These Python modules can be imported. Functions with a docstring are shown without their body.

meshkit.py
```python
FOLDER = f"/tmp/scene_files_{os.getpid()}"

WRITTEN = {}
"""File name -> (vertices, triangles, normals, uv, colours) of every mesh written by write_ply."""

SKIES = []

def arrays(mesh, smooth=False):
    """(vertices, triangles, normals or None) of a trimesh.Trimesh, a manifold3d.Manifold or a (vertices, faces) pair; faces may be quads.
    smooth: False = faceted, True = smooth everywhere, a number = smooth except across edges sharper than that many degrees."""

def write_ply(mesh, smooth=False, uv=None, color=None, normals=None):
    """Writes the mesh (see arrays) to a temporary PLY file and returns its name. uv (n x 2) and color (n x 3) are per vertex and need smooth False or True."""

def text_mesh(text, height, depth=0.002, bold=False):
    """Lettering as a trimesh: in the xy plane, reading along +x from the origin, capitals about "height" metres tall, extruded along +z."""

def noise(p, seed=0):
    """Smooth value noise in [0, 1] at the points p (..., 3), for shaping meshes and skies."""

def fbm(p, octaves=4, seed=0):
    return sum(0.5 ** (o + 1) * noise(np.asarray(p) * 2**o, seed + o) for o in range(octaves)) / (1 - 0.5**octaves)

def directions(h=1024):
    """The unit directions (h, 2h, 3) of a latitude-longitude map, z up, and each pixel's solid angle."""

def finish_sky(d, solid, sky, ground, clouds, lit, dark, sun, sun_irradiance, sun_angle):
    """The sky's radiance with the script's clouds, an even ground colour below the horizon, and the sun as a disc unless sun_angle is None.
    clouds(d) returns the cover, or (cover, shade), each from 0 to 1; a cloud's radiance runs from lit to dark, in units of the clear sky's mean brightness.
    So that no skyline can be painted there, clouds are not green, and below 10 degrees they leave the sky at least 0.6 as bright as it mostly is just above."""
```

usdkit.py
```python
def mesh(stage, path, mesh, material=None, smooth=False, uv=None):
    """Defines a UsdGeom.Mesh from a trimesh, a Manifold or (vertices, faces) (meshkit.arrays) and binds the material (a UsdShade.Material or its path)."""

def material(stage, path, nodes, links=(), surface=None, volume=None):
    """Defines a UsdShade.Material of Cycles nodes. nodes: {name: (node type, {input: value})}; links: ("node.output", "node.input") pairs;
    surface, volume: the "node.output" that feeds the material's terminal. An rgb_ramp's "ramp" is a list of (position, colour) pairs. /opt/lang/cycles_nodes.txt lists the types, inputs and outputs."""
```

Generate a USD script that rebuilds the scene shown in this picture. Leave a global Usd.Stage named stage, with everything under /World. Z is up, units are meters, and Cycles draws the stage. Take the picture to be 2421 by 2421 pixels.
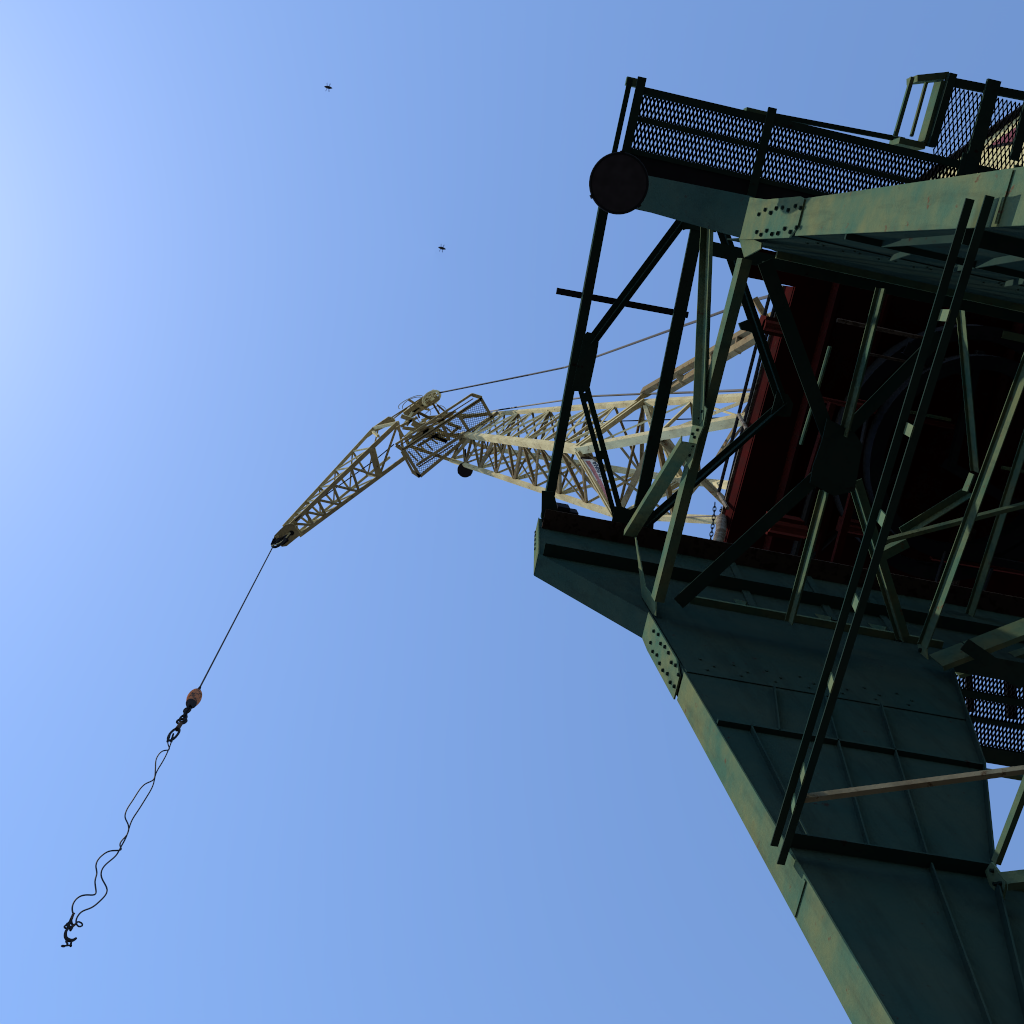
import math, random
import numpy as np, trimesh, usdkit, meshkit
from pxr import Usd, UsdGeom, UsdLux, UsdShade, Gf, Sdf
rng = random.Random(7)

# ------------------------------------------------------------------ camera, sky, sun, exposure
stage = Usd.Stage.CreateInMemory()
UsdGeom.SetStageUpAxis(stage, UsdGeom.Tokens.z)
UsdGeom.SetStageMetersPerUnit(stage, 1.0)
UsdGeom.Xform.Define(stage, '/World')
EYE = 1.6                                   # camera height; heights h below are above the eye
FPX, HALF, SIZE = 2600.0, 1210.5, 2421.0    # focal length and frame of the photograph in its own pixels
def axes(zx, zy, roll):
    u = np.array([(zx - HALF) / FPX, (zy - HALF) / FPX, 1.0]); u /= np.linalg.norm(u)
    x = np.array([math.cos(roll), math.sin(roll), 0.0]); x -= u * (x @ u); x /= np.linalg.norm(x)
    return x, np.cross(u, x), u
VIEW = np.array(axes(1027.9, 596.4, 0.2082))  # world axes in camera terms: looking up, the zenith lies up and left of the middle
cam = UsdGeom.Camera.Define(stage, '/World/camera')
right, down, fwd = VIEW[:, 0], VIEW[:, 1], VIEW[:, 2]
m = np.eye(4); m[0, :3] = right; m[1, :3] = -down; m[2, :3] = -fwd; m[3, :3] = (0, 0, EYE)
cam.AddTransformOp().Set(Gf.Matrix4d(*m.ravel().tolist()))
cam.CreateFocalLengthAttr(26.0)
cam.CreateHorizontalApertureAttr(SIZE / FPX * 26.0)
cam.CreateVerticalApertureAttr(SIZE / FPX * 26.0)
cam.CreateClippingRangeAttr(Gf.Vec2f(0.1, 5000))
cam.CreateExposureAttr(0.73)

SUN_AZ, SUN_EL = math.radians(171), math.radians(58.5)
SD = np.array([math.cos(SUN_AZ) * math.cos(SUN_EL), math.sin(SUN_AZ) * math.cos(SUN_EL), math.sin(SUN_EL)])
usdkit.material(stage, '/World/Looks/sky', {
    's': ('sky_texture', {'sky_type': 'single_scattering', 'sun_disc': False, 'sun_elevation': SUN_EL, 'sun_rotation': math.atan2(SD[0], SD[1]),
                          'altitude': 0.0, 'air_density': 1.0, 'aerosol_density': 0.17, 'ozone_density': 5.0}),
    'b': ('background_shader', {'strength': 0.15})}, [('s.color', 'b.color')], surface='b.background')
dome = UsdLux.DomeLight.Define(stage, '/World/sky')
UsdShade.MaterialBindingAPI.Apply(dome.GetPrim()).Bind(UsdShade.Material.Get(stage, '/World/Looks/sky'))
sun = UsdLux.DistantLight.Define(stage, '/World/sun')
sun.CreateIntensityAttr(1.0); sun.CreateAngleAttr(0.53); sun.CreateNormalizeAttr(True); sun.CreateColorAttr(Gf.Vec3f(1.0, 0.93, 0.82))
zc = SD; xc = np.cross([0, 0, 1], zc); xc /= np.linalg.norm(xc); yc = np.cross(zc, xc)
m = np.eye(4); m[0, :3], m[1, :3], m[2, :3] = xc, yc, zc
sun.AddTransformOp().Set(Gf.Matrix4d(*m.ravel().tolist()))

# ------------------------------------------------------------------ survey helpers: sight lines of the photograph met with known levels
CROP = {1: (1250, 150, .31056), 2: (1821, 100, .31056), 3: (1250, 700, .31056), 4: (1821, 700, .31056), 5: (1250, 1250, .31056), 6: (1821, 1250, .31056),
        7: (1821, 1821, .31056), 8: (620, 880, .36232), 9: (100, 1580, .35205), 10: (900, 900, .15528), 11: (1150, 880, .19672), 12: (1400, 880, .20704),
        15: (620, 1180, .08282), 16: (2050, 130, .19203), 17: (1680, 600, .11387), 18: (1500, 380, .15528), 19: (2121, 1380, .23292), 20: (120, 2130, .0673),
        21: (760, 960, .10352), 22: (1360, 1070, .07764), 0: (0, 0, 1.0)}
def ray(q):
    o = CROP[q[0]]; px, py = o[0] + q[1] * o[2], o[1] + q[2] * o[2]
    return VIEW @ np.array([px - HALF, py - HALF, FPX])
E0 = np.array([0, 0, EYE])
def at(k, x, y, h): r = ray((k, x, y)); return E0 + r * h / r[2]
def onx(k, x, y, X): r = ray((k, x, y)); return E0 + r * X / r[0]
def ony(k, x, y, Y): r = ray((k, x, y)); return E0 + r * Y / r[1]
def W(x, y, h): return np.array([x, y, h + EYE], float)
def unit(v): v = np.asarray(v, float); return v / np.linalg.norm(v)
UP = np.array([0, 0, 1.0])

# ------------------------------------------------------------------ materials
def paint(name, base, alt, rust=(0.10, 0.045, 0.02), rust_amt=0.62, rough=0.7, scale=1.3, dirt=(0.03, 0.035, 0.03)):
    n = {'g': ('geometry', {}),
         'mp': ('mapping', {'scale': (5.0, 5.0, 0.8)}),
         'n1': ('noise_texture', {'scale': scale, 'detail': 6.0, 'roughness': 0.62}),
         'r1': ('rgb_ramp', {'ramp': [(0.36, base), (0.50, tuple(0.55 * a + 0.45 * b for a, b in zip(base, alt))), (0.66, alt)]}),
         'n2': ('noise_texture', {'scale': 1.0, 'detail': 5.0, 'roughness': 0.7}),
         'r2': ('rgb_ramp', {'ramp': [(0.50, (0, 0, 0)), (0.78, (1, 1, 1))]}),
         'm1': ('mix', {'mix_type': 'mix', 'color2': dirt}),
         'f1': ('math', {'math_type': 'multiply', 'value2': 0.55}),
         'n3': ('noise_texture', {'scale': 7.0, 'detail': 9.0, 'roughness': 0.72}),
         'r3': ('rgb_ramp', {'ramp': [(rust_amt, (0, 0, 0)), (rust_amt + 0.05, (1, 1, 1))]}),
         'm2': ('mix', {'mix_type': 'mix', 'color2': rust}),
         'bp': ('bump', {'strength': 0.35, 'distance': 0.02}),
         'p': ('principled_bsdf', {'roughness': rough, 'specular_ior_level': 0.0})}
    l = [('g.position', 'n1.vector'), ('g.position', 'mp.vector'), ('mp.vector', 'n2.vector'), ('g.position', 'n3.vector'),
         ('n1.fac', 'r1.fac'), ('n2.fac', 'r2.fac'), ('r2.color', 'f1.value1'), ('f1.value', 'm1.fac'), ('r1.color', 'm1.color1'),
         ('n3.fac', 'r3.fac'), ('r3.color', 'm2.fac'), ('m1.color', 'm2.color1'), ('m2.color', 'p.base_color'), ('n3.fac', 'bp.height'), ('bp.normal', 'p.normal')]
    return usdkit.material(stage, '/World/Looks/' + name, n, l, surface='p.BSDF')
M = dict(
    green=paint('green_paint', (0.013, 0.029, 0.025), (0.022, 0.034, 0.026), rust=(0.020, 0.011, 0.009), rust_amt=0.625, dirt=(0.009, 0.012, 0.011)),  # shaded copy of the green: webs and undersides carry their shade in the colour
    green2=paint('green_paint_lit', (0.042, 0.086, 0.058), (0.095, 0.108, 0.054), rust=(0.075, 0.05, 0.03), rust_amt=0.615, dirt=(0.022, 0.026, 0.022), scale=2.2),  # lit copy of the same green: sunlight put into the colour, with rust specks
    bolt=paint('bolt_paint', (0.008, 0.016, 0.013), (0.012, 0.018, 0.014), rust=(0.01, 0.01, 0.01), dirt=(0.005, 0.007, 0.006), rust_amt=0.8),
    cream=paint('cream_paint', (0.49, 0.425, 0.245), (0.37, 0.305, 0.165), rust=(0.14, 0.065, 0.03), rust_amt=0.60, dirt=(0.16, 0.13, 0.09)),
    cream2=paint('cream_wall_paint', (0.56, 0.49, 0.25), (0.48, 0.40, 0.19), rust=(0.22, 0.10, 0.04), rust_amt=0.6, dirt=(0.2, 0.16, 0.09)),
    fly=paint('cream_paint_grey', (0.42, 0.365, 0.21), (0.29, 0.245, 0.14), rust=(0.07, 0.045, 0.03), rust_amt=0.6, dirt=(0.06, 0.052, 0.04)),
    dcream=paint('cream_paint_shaded', (0.20, 0.155, 0.085), (0.13, 0.10, 0.06), rust=(0.12, 0.06, 0.03), rust_amt=0.56, dirt=(0.08, 0.07, 0.05)),  # cream darkened to paint in the shade on lacing seen from below
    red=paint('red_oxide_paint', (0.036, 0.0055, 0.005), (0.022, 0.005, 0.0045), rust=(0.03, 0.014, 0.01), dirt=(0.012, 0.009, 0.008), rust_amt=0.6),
    rust=paint('rusty_steel', (0.032, 0.022, 0.018), (0.05, 0.034, 0.026), rust=(0.018, 0.011, 0.008), dirt=(0.015, 0.013, 0.012), rust_amt=0.52, rough=0.8),
    mesh=paint('dark_mesh_steel', (0.010, 0.011, 0.015), (0.014, 0.014, 0.017), rust=(0.02, 0.012, 0.01), dirt=(0.006, 0.006, 0.007), rust_amt=0.68),
    dark=paint('dark_steel', (0.013, 0.014, 0.017), (0.02, 0.019, 0.022), rust=(0.03, 0.018, 0.014), dirt=(0.008, 0.008, 0.009), rust_amt=0.64),
    tan=paint('rust_stained_paint', (0.24, 0.21, 0.13), (0.20, 0.15, 0.085), rust=(0.09, 0.05, 0.025), rust_amt=0.58, dirt=(0.05, 0.04, 0.03)),
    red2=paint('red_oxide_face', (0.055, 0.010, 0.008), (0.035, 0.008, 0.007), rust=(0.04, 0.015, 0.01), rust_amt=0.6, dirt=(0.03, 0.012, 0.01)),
    orange=paint('buoy_paint', (0.28, 0.10, 0.05), (0.17, 0.07, 0.04), rust=(0.05, 0.035, 0.03), rust_amt=0.52),
    grey=paint('weathered_grey', (0.17, 0.15, 0.12), (0.09, 0.075, 0.06), rust=(0.07, 0.05, 0.035), rust_amt=0.5, rough=0.9, scale=4),
)
def flat(name, col, rough=0.6, **kw):
    return usdkit.material(stage, '/World/Looks/' + name, {'g': ('geometry', {}), 'n': ('noise_texture', {'scale': 9.0, 'detail': 4.0}),
        'r': ('rgb_ramp', {'ramp': [(0.3, tuple(c * 0.75 for c in col)), (0.7, tuple(min(1, c * 1.2) for c in col))]}),
        'p': ('principled_bsdf', {'roughness': rough, 'specular_ior_level': 0.1, **kw})}, [('g.position', 'n.vector'), ('n.fac', 'r.fac'), ('r.color', 'p.base_color')], surface='p.BSDF')
M['rope'] = flat('wire_rope_steel', (0.008, 0.009, 0.014), 0.8, specular_ior_level=0.15)
M['lens'] = flat('lamp_glass', (0.026, 0.022, 0.027), 0.5)
M['cloth'] = flat('banner_cloth', (0.62, 0.60, 0.60), 0.9)
M['ink'] = flat('banner_ink', (0.03, 0.05, 0.09), 0.8)
M['pink'] = flat('banner_red_print', (0.45, 0.17, 0.17), 0.9)
M['bug'] = flat('insect_body', (0.02, 0.02, 0.03), 0.5)
M['wing'] = usdkit.material(stage, '/World/Looks/insect_wing', {'t': ('transparent_bsdf', {'color': (0.85, 0.88, 0.95)}), 'd': ('diffuse_bsdf', {'color': (0.25, 0.27, 0.32)}), 'x': ('mix_closure', {'fac': 0.35})},
                            [('t.BSDF', 'x.closure1'), ('d.BSDF', 'x.closure2')], surface='x.closure')
M['ground'] = usdkit.material(stage, '/World/Looks/quay_asphalt', {'g': ('geometry', {}), 'n': ('noise_texture', {'scale': 0.35, 'detail': 8.0}),
    'r': ('rgb_ramp', {'ramp': [(0.3, (0.024, 0.024, 0.026)), (0.7, (0.042, 0.041, 0.039))]}), 'p': ('principled_bsdf', {'roughness': 0.9})},
    [('g.position', 'n.vector'), ('n.fac', 'r.fac'), ('r.color', 'p.base_color')], surface='p.BSDF')
M['glass'] = flat('window_red_glass', (0.16, 0.03, 0.03), 0.6)

# ------------------------------------------------------------------ scene tree helpers
used = {}
def numbered(parent, name):
    k = (parent, name); used[k] = used.get(k, 0) + 1
    return name if used[k] == 1 else f'{name}_{used[k] - 1:03d}'
def tag(p, label=None, cat=None, group=None, kind=None):
    p = p.GetPrim() if hasattr(p, 'GetPrim') else p
    for k, v in (('label', label), ('category', cat), ('group', group), ('kind', kind)):
        if v: p.SetCustomDataByKey(k, v)
    return p
def thing(name, label, cat, loc, group=None):
    path = '/World/' + numbered('/World', name)
    x = UsdGeom.Xform.Define(stage, path); x.AddTranslateOp().Set(Gf.Vec3d(*map(float, loc)))
    p = x.GetPrim(); tag(p, label, cat, group); BASE[path] = np.array(loc, float)
    return p
BASE = {}
class MB:
    def __init__(self): self.v, self.f, self.n = [], [], 0
    def add(self, v, f):
        v = np.asarray(v, float); self.v.append(v); self.f.append(np.asarray(f, int) + self.n); self.n += len(v); return self
    def tm(self, t): return self.add(t.vertices, t.faces)
    def hexa(self, c):
        "8 corners: bottom 0-3 in order, top 4-7"
        c = np.asarray(c, float)
        f = [[0, 2, 1], [0, 3, 2], [4, 5, 6], [4, 6, 7], [0, 1, 5], [0, 5, 4], [1, 2, 6], [1, 6, 5], [2, 3, 7], [2, 7, 6], [3, 0, 4], [3, 4, 7]]
        vol = np.dot(np.cross(c[1] - c[0], c[3] - c[0]), c[4] - c[0])
        if vol < 0: f = [t[::-1] for t in f]
        return self.add(c, f)
    def bar(self, p0, p1, s, n, s0, s1, n0, n1):
        p0, p1 = np.asarray(p0, float), np.asarray(p1, float)
        return self.hexa([p0 + s * s0 + n * n0, p0 + s * s1 + n * n0, p0 + s * s1 + n * n1, p0 + s * s0 + n * n1,
                          p1 + s * s0 + n * n0, p1 + s * s1 + n * n0, p1 + s * s1 + n * n1, p1 + s * s0 + n * n1])
    def box(self, lo, hi):
        lo, hi = np.asarray(lo, float), np.asarray(hi, float)
        x0, y0, z0 = lo; x1, y1, z1 = hi
        return self.hexa([(x0, y0, z0), (x1, y0, z0), (x1, y1, z0), (x0, y1, z0), (x0, y0, z1), (x1, y0, z1), (x1, y1, z1), (x0, y1, z1)])
    def plate(self, pts, off):
        "a flat polygon given by its corners, thickened by the vector off"
        from shapely.geometry import Polygon
        P = np.asarray(pts, float); o = P[0]; off = np.asarray(off, float)
        nn = unit(off); e1 = P[1] - o; e1 = unit(e1 - nn * (e1 @ nn)); e2 = np.cross(nn, e1)
        q = np.stack([(P - o) @ e1, (P - o) @ e2], 1)
        pg = Polygon(q).buffer(0)
        t = trimesh.creation.extrude_polygon(pg, float(np.linalg.norm(off)), engine='earcut')
        v = o + np.outer(t.vertices[:, 0], e1) + np.outer(t.vertices[:, 1], e2) + np.outer(t.vertices[:, 2], nn)
        return self.add(v, t.faces)
    def tube(self, pts, r, sides=8, closed=False):
        P = np.asarray(pts, float); N = len(P); r = np.broadcast_to(np.asarray(r, float), (N,))
        T = np.gradient(P, axis=0) if not closed else np.roll(P, -1, 0) - np.roll(P, 1, 0)
        T /= np.maximum(np.linalg.norm(T, axis=1, keepdims=True), 1e-9)
        a = np.cross(T[0], UP); a = unit(a) if np.linalg.norm(a) > 1e-3 else np.array([1.0, 0, 0])
        rows = []
        for i in range(N):
            a = unit(a - T[i] * (a @ T[i])); b = np.cross(T[i], a)
            th = np.linspace(0, 2 * math.pi, sides, endpoint=False)
            rows.append(P[i] + r[i] * (np.outer(np.cos(th), a) + np.outer(np.sin(th), b)))
        f = []
        for i in range(N if closed else N - 1):
            j = (i + 1) % N
            for k in range(sides):
                l = (k + 1) % sides
                f += [[i * sides + k, i * sides + l, j * sides + l], [i * sides + k, j * sides + l, j * sides + k]]
        v = np.vstack(rows)
        if not closed:
            v = np.vstack([v, P[:1], P[-1:]]); c0, c1 = len(v) - 2, len(v) - 1
            for k in range(sides):
                l = (k + 1) % sides
                f += [[c0, l, k], [c1, (N - 1) * sides + k, (N - 1) * sides + l]]
        return self.add(v, f)
    def disc(self, c, n, r, t, sides=40, r2=None):
        c = np.asarray(c, float); n = unit(n); return self.tube([c, c + n * t], [r, r2 or r], sides)
    def build(self, name, mat, parent=None, label=None, smooth=False, kind=None):
        v, f = np.vstack(self.v), np.vstack(self.f)
        pp = str(parent.GetPath()) if parent is not None else '/World'
        top = '/' + '/'.join(pp.strip('/').split('/')[:2])
        if top in BASE: v = v - BASE[top]
        path = pp + '/' + numbered(pp, name)
        p = usdkit.mesh(stage, path, (v, f), M[mat] if isinstance(mat, str) else mat, smooth=smooth).GetPrim()
        if label: p.SetCustomDataByKey('label', label)
        if kind: p.SetCustomDataByKey('kind', kind)
        return p
def solo(mb, name, mat, label, cat, group=None, smooth=False, kind=None):
    "a thing that is one mesh: vertices relative to its own base"
    v = np.vstack(mb.v); base = np.array([*(v[:, :2].min(0) + v[:, :2].max(0)) / 2, v[:, 2].min()])
    path = '/World/' + numbered('/World', name)
    g = usdkit.mesh(stage, path, (v - base, np.vstack(mb.f)), M[mat], smooth=smooth)
    g.AddTranslateOp().Set(Gf.Vec3d(*map(float, base)))
    return tag(g.GetPrim(), label, cat, group, kind)

def member(mb, p0, p1, w, d, kind='L', t=0.012, flip=False):
    "a rolled steel member: flange w wide, web d deep; the web on the side given by kind"
    p0, p1 = np.asarray(p0, float), np.asarray(p1, float)
    u = unit(p1 - p0); s = np.cross(u, UP); s = unit(s); mid = (p0 + p1) / 2
    if s @ np.array([mid[0], mid[1], 0]) < 0: s = -s
    if flip: s = -s
    n = np.cross(s, u); n = n if n[2] > 0 else -n
    if kind == 'L':
        mb.bar(p0, p1, s, n, -w / 2, w / 2, 0, t); mb.bar(p0, p1, s, n, -w / 2, -w / 2 + t, t, d)
    elif kind == 'T':
        mb.bar(p0, p1, s, n, -w / 2, w / 2, 0, t); mb.bar(p0, p1, s, n, -t / 2, t / 2, t, d)
    elif kind == 'I':
        mb.bar(p0, p1, s, n, -w / 2, w / 2, 0, t); mb.bar(p0, p1, s, n, -t / 2, t / 2, -d, 0)
    elif kind == 'J':
        mb.bar(p0, p1, s, n, -.035, w - .035, 0, t); mb.bar(p0, p1, s, n, 0, t, -d, 0)
    elif kind == 'D':     # double angle with a slot between
        for a, b in ((-w / 2, -w * .09), (w * .09, w / 2)): mb.bar(p0, p1, s, n, a, b, 0, t)
        for a in (-w * .09 - t, w * .09): mb.bar(p0, p1, s, n, a, a + t, t, d)
        L = np.linalg.norm(p1 - p0); k = max(2, int(L / 1.1))
        for i in range(k + 1):
            c = p0 + u * (0.12 + (L - .24) * i / k); mb.bar(c - u * .06, c + u * .06, s, n, -w * .09, w * .09, 0, t * 1.4)
    elif kind == 'B':     # solid box
        mb.bar(p0, p1, s, n, -w / 2, w / 2, 0, d)
    return mb
def grating(O, e1, e2, L1, L2, a, b, w, t, skip=()):
    "expanded metal: diamond cells a wide, b long, strands w wide"
    O, e1, e2 = np.asarray(O, float), unit(e1), unit(e2); e3 = np.cross(e1, e2)
    n1, n2 = int(L1 / (a / 2)), int(L2 / (b / 2)); a2, b2 = L1 / n1, L2 / n2
    P0, P1 = [], []
    for j in range(n2):
        for i in range(n1 + 1):
            if (i + j) % 2: continue
            for di in (-1, 1):
                if 0 <= i + di <= n1: P0.append((i * a2, j * b2)); P1.append(((i + di) * a2, (j + 1) * b2))
    P0, P1 = np.array(P0), np.array(P1)
    d = P1 - P0; d /= np.linalg.norm(d, axis=1, keepdims=True); s = np.stack([-d[:, 1], d[:, 0]], 1) * w / 2; ex = d * w * 0.3
    c = np.stack([P0 - ex + s, P0 - ex - s, P1 + ex - s, P1 + ex + s], 1)
    base = O + c[..., :1] * e1 + c[..., 1:] * e2
    v = np.concatenate([base, base + e3 * t], 1)
    q = np.array([[0, 2, 1], [0, 3, 2], [4, 5, 6], [4, 6, 7], [0, 1, 5], [0, 5, 4], [1, 2, 6], [1, 6, 5], [2, 3, 7], [2, 7, 6], [3, 0, 4], [3, 4, 7]])
    f = (np.arange(len(v))[:, None, None] * 8 + q).reshape(-1, 3)
    return v.reshape(-1, 3), f
def bolts(pts, n, r=0.021, t=0.02):
    mb = MB()
    for p in pts: mb.disc(p, n, r, t, 6, r * .8)
    return mb

# ------------------------------------------------------------------ the ground
g = MB(); g.add([(-1500, -1500, 0), (1500, -1500, 0), (1500, 1500, 0), (-1500, 1500, 0)], [[0, 1, 2], [0, 2, 3]])
p = g.build('quay_ground', 'ground'); tag(p, kind='structure')

# ================================================================== the green gantry
gantry = thing('crane_gantry', 'green riveted steel portal frame of the crane with two legs and dark lattice bracing', 'crane gantry', (8.0, 1.26, 0))
YA, YAo, YB, YBo, CX = 3.29, 3.55, -0.77, -1.06, 8.0
H_TRUSS, H_RING, H_TIE = 14.5, 11.0, 6.3
half = [(2.12, 15.0), (1.93, 12.97), (3.0, 11.2), (3.0, -1.6), (3.62, -1.6), (3.62, 4.4), (4.44, 6.41), (5.40, 8.40), (6.14, 10.37), (6.50, 11.3), (6.95, 12.0)]
outline = half + [(2 * CX - x, h) for x, h in reversed(half)]
halfB = [(5.2, 14.44), (3.7, 12.3), (3.0, 11.2)] + half[3:]
outlineB = halfB + [(2 * CX - x, h) for x, h in reversed(halfB)]
def side_frame(y0, y1, o):
    mb = MB(); off = np.array([0, y1 - y0, 0.0])
    mb.plate([W(x, y0, h) for x, h in o], off); return mb
def ledge(parent, X0, X1, h, w, y, sgn, mat='green', t=0.014, name='stiffener'):
    mb = MB(); mb.box(W(X0, min(y, y + sgn * w), h), W(X1, max(y, y + sgn * w), h + t)); return mb.build(name, mat, parent)
frames = []
for yi, yo, sgn in ((YA, YAo, -1), (YB, YBo, 1)):
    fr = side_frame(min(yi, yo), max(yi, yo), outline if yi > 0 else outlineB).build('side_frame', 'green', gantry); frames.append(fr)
    e = sgn * 0.003
    # top flange, ledges and stiffeners on the inner web
    if yi > 0:
        mb = MB(); mb.box(W(2.10, min(yi, yi + sgn * .27), 14.42), W(13.9, max(yi, yi + sgn * .27), 14.45)); mb.build('top_flange', 'rust', fr)
    ledge(fr, 1.97 if yi > 0 else 3.01, 14.0, 12.95, .16, yi, sgn)
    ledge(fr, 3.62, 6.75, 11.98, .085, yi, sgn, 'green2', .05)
    ledge(fr, 3.01, 5.40, 8.36, .05, yi, sgn, t=.03)
    ledge(fr, 3.01, 4.46, 6.44, .10, yi, sgn)
    for (xa, ha), (xb, hb) in (((3.86, 9.5), (3.55, 8.37)), ((4.36, 9.5), (3.58, 6.46)), ((4.93, 9.5), (4.0, 6.46)), ((4.0, 6.43), (3.42, 4.3)), ((3.30, 8.35), (3.16, 6.46)), ((3.62, 4.3), (3.40, 0.0))):
        mb = MB(); mb.bar(W(xa, yi, ha), W(xb, yi, hb), np.array([1.0, 0, 0]), np.array([0, float(sgn), 0]), -.007, .007, 0, .05); mb.build('stiffener', 'green', fr)
    # lap plate above the leg joint with its rows of rivets
    mb = MB(); mb.plate([W(3.02, yi, 9.55), W(5.86, yi, 9.55), W(6.40, yi, 11.0), W(6.75, yi, 11.9), W(3.02, yi, 11.9)], (0, sgn * .012, 0)); lap = mb.build('lap_plate', 'green', fr)
    pts = [W(3.25 + .34 * i + .1 * (j % 2), yi + sgn * .012, 9.68 + .14 * j) for i in range(8) for j in range(3) if 3.25 + .34 * i < 5.6]
    bolts(pts, (0, sgn, 0), .02, .014).build('rivets', 'green', lap, kind='stuff')
    if yi > 0:
        for (ka, xa, ya), (kb, xb, yb) in (((5, 1500, 165), (5, 1715, 610)), ((6, 275, 345), (6, 485, 700)), ((6, 735, 490), (6, 985, 850))):
            a, b = ony(ka, xa, ya, YA - .02), ony(kb, xb, yb, YA - .02); mb = MB(); mb.bar(a, b, np.array([1.0, 0, 0]), np.array([0, -1.0, 0]), -.05, .05, -.018, .01); mb.build('stiffener', 'green', fr)
            for hh, dx in ((12.03, -.16), (12.98, -.28)):
                x0 = b[0] + dx + (-.25 if hh > 12.5 else 0); mb = MB(); mb.plate([W(x0, YA - .002, hh), W(x0, YA - .13, hh), W(x0, YA - .002, hh + .5)], (.012, 0, 0)); mb.build('knee_plate', 'green2', fr)
    # the outer flange of the leg, a cover strip with welded seam and edge beads
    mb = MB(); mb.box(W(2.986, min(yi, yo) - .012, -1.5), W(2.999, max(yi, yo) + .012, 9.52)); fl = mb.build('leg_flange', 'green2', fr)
    mb = MB(); mb.box(W(2.976, min(yi, yo) + .002, 6.02), W(2.985, max(yi, yo) - .002, 6.05)); mb.build('weld_seam', 'green2', fl)
    # inner flange along the slanted edge
    mb = MB()
    for (xa, ha), (xb, hb) in zip(half[5:10], half[6:11]):
        d = unit([xb - xa, 0, hb - ha]); nrm = np.array([d[2], 0, -d[0]])
        mb.bar(W(xa, (yi + yo) / 2, ha), W(xb, (yi + yo) / 2, hb), np.array([0, 1.0, 0]), nrm, -.20, .20, .001, .014)
    mb.build('inner_flange', 'green', fr)
    # foot on the quay
    mb = MB(); mb.box((2.7, min(yi, yo) - .25, 0.0), (3.9, max(yi, yo) + .25, .05)); mb.build('foot_plate', 'green', fr)
FA, FB = frames
mb = MB(); mb.box(W(3.5, YA + .02, 2.4), W(12.5, YAo - .02, 6.36)); cg = mb.build('cross_girder', 'green', gantry)
mb = MB(); mb.box(W(4.46, YA - .04, 6.365), W(11.5, YAo + .04, 6.38)); mb.build('girder_flange', 'green2', cg)
# bracket undersides: wide flange plates
mb = MB(); a0, a1 = W(1.93, 0, 12.97), W(3.0, 0, 11.2); nv = unit([-(11.2 - 12.97), 0, 1.07]); nv = -nv if nv[2] > 0 else nv
mb.bar(a0 * [1, 0, 1], a1 * [1, 0, 1], np.array([0, 1.0, 0]), nv, YA - .015, YAo + .015, .001, .013); mb.build('bracket_flange', 'green', FA)
mb = MB(); q0, q1, q2, q3 = W(1.93, -.96, 12.95), W(2.995, -.755, 11.19), W(2.995, -1.17, 11.19), W(1.93, -1.32, 12.95)
mb.plate([q0, q1, q2, q3], nv * .014); mb.build('bracket_flange', 'green', FB)
mb = MB(); mb.hexa([W(1.95, -1.26, 12.93), W(2.995, -1.03, 11.24), W(2.995, -1.05, 11.24), W(1.95, -1.28, 12.93), W(2.1, -1.26, 14.44), W(2.995, -1.03, 14.44), W(2.995, -1.05, 14.44), W(2.1, -1.28, 14.44)]); mb.build('bracket_web', 'green', FB)
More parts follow.
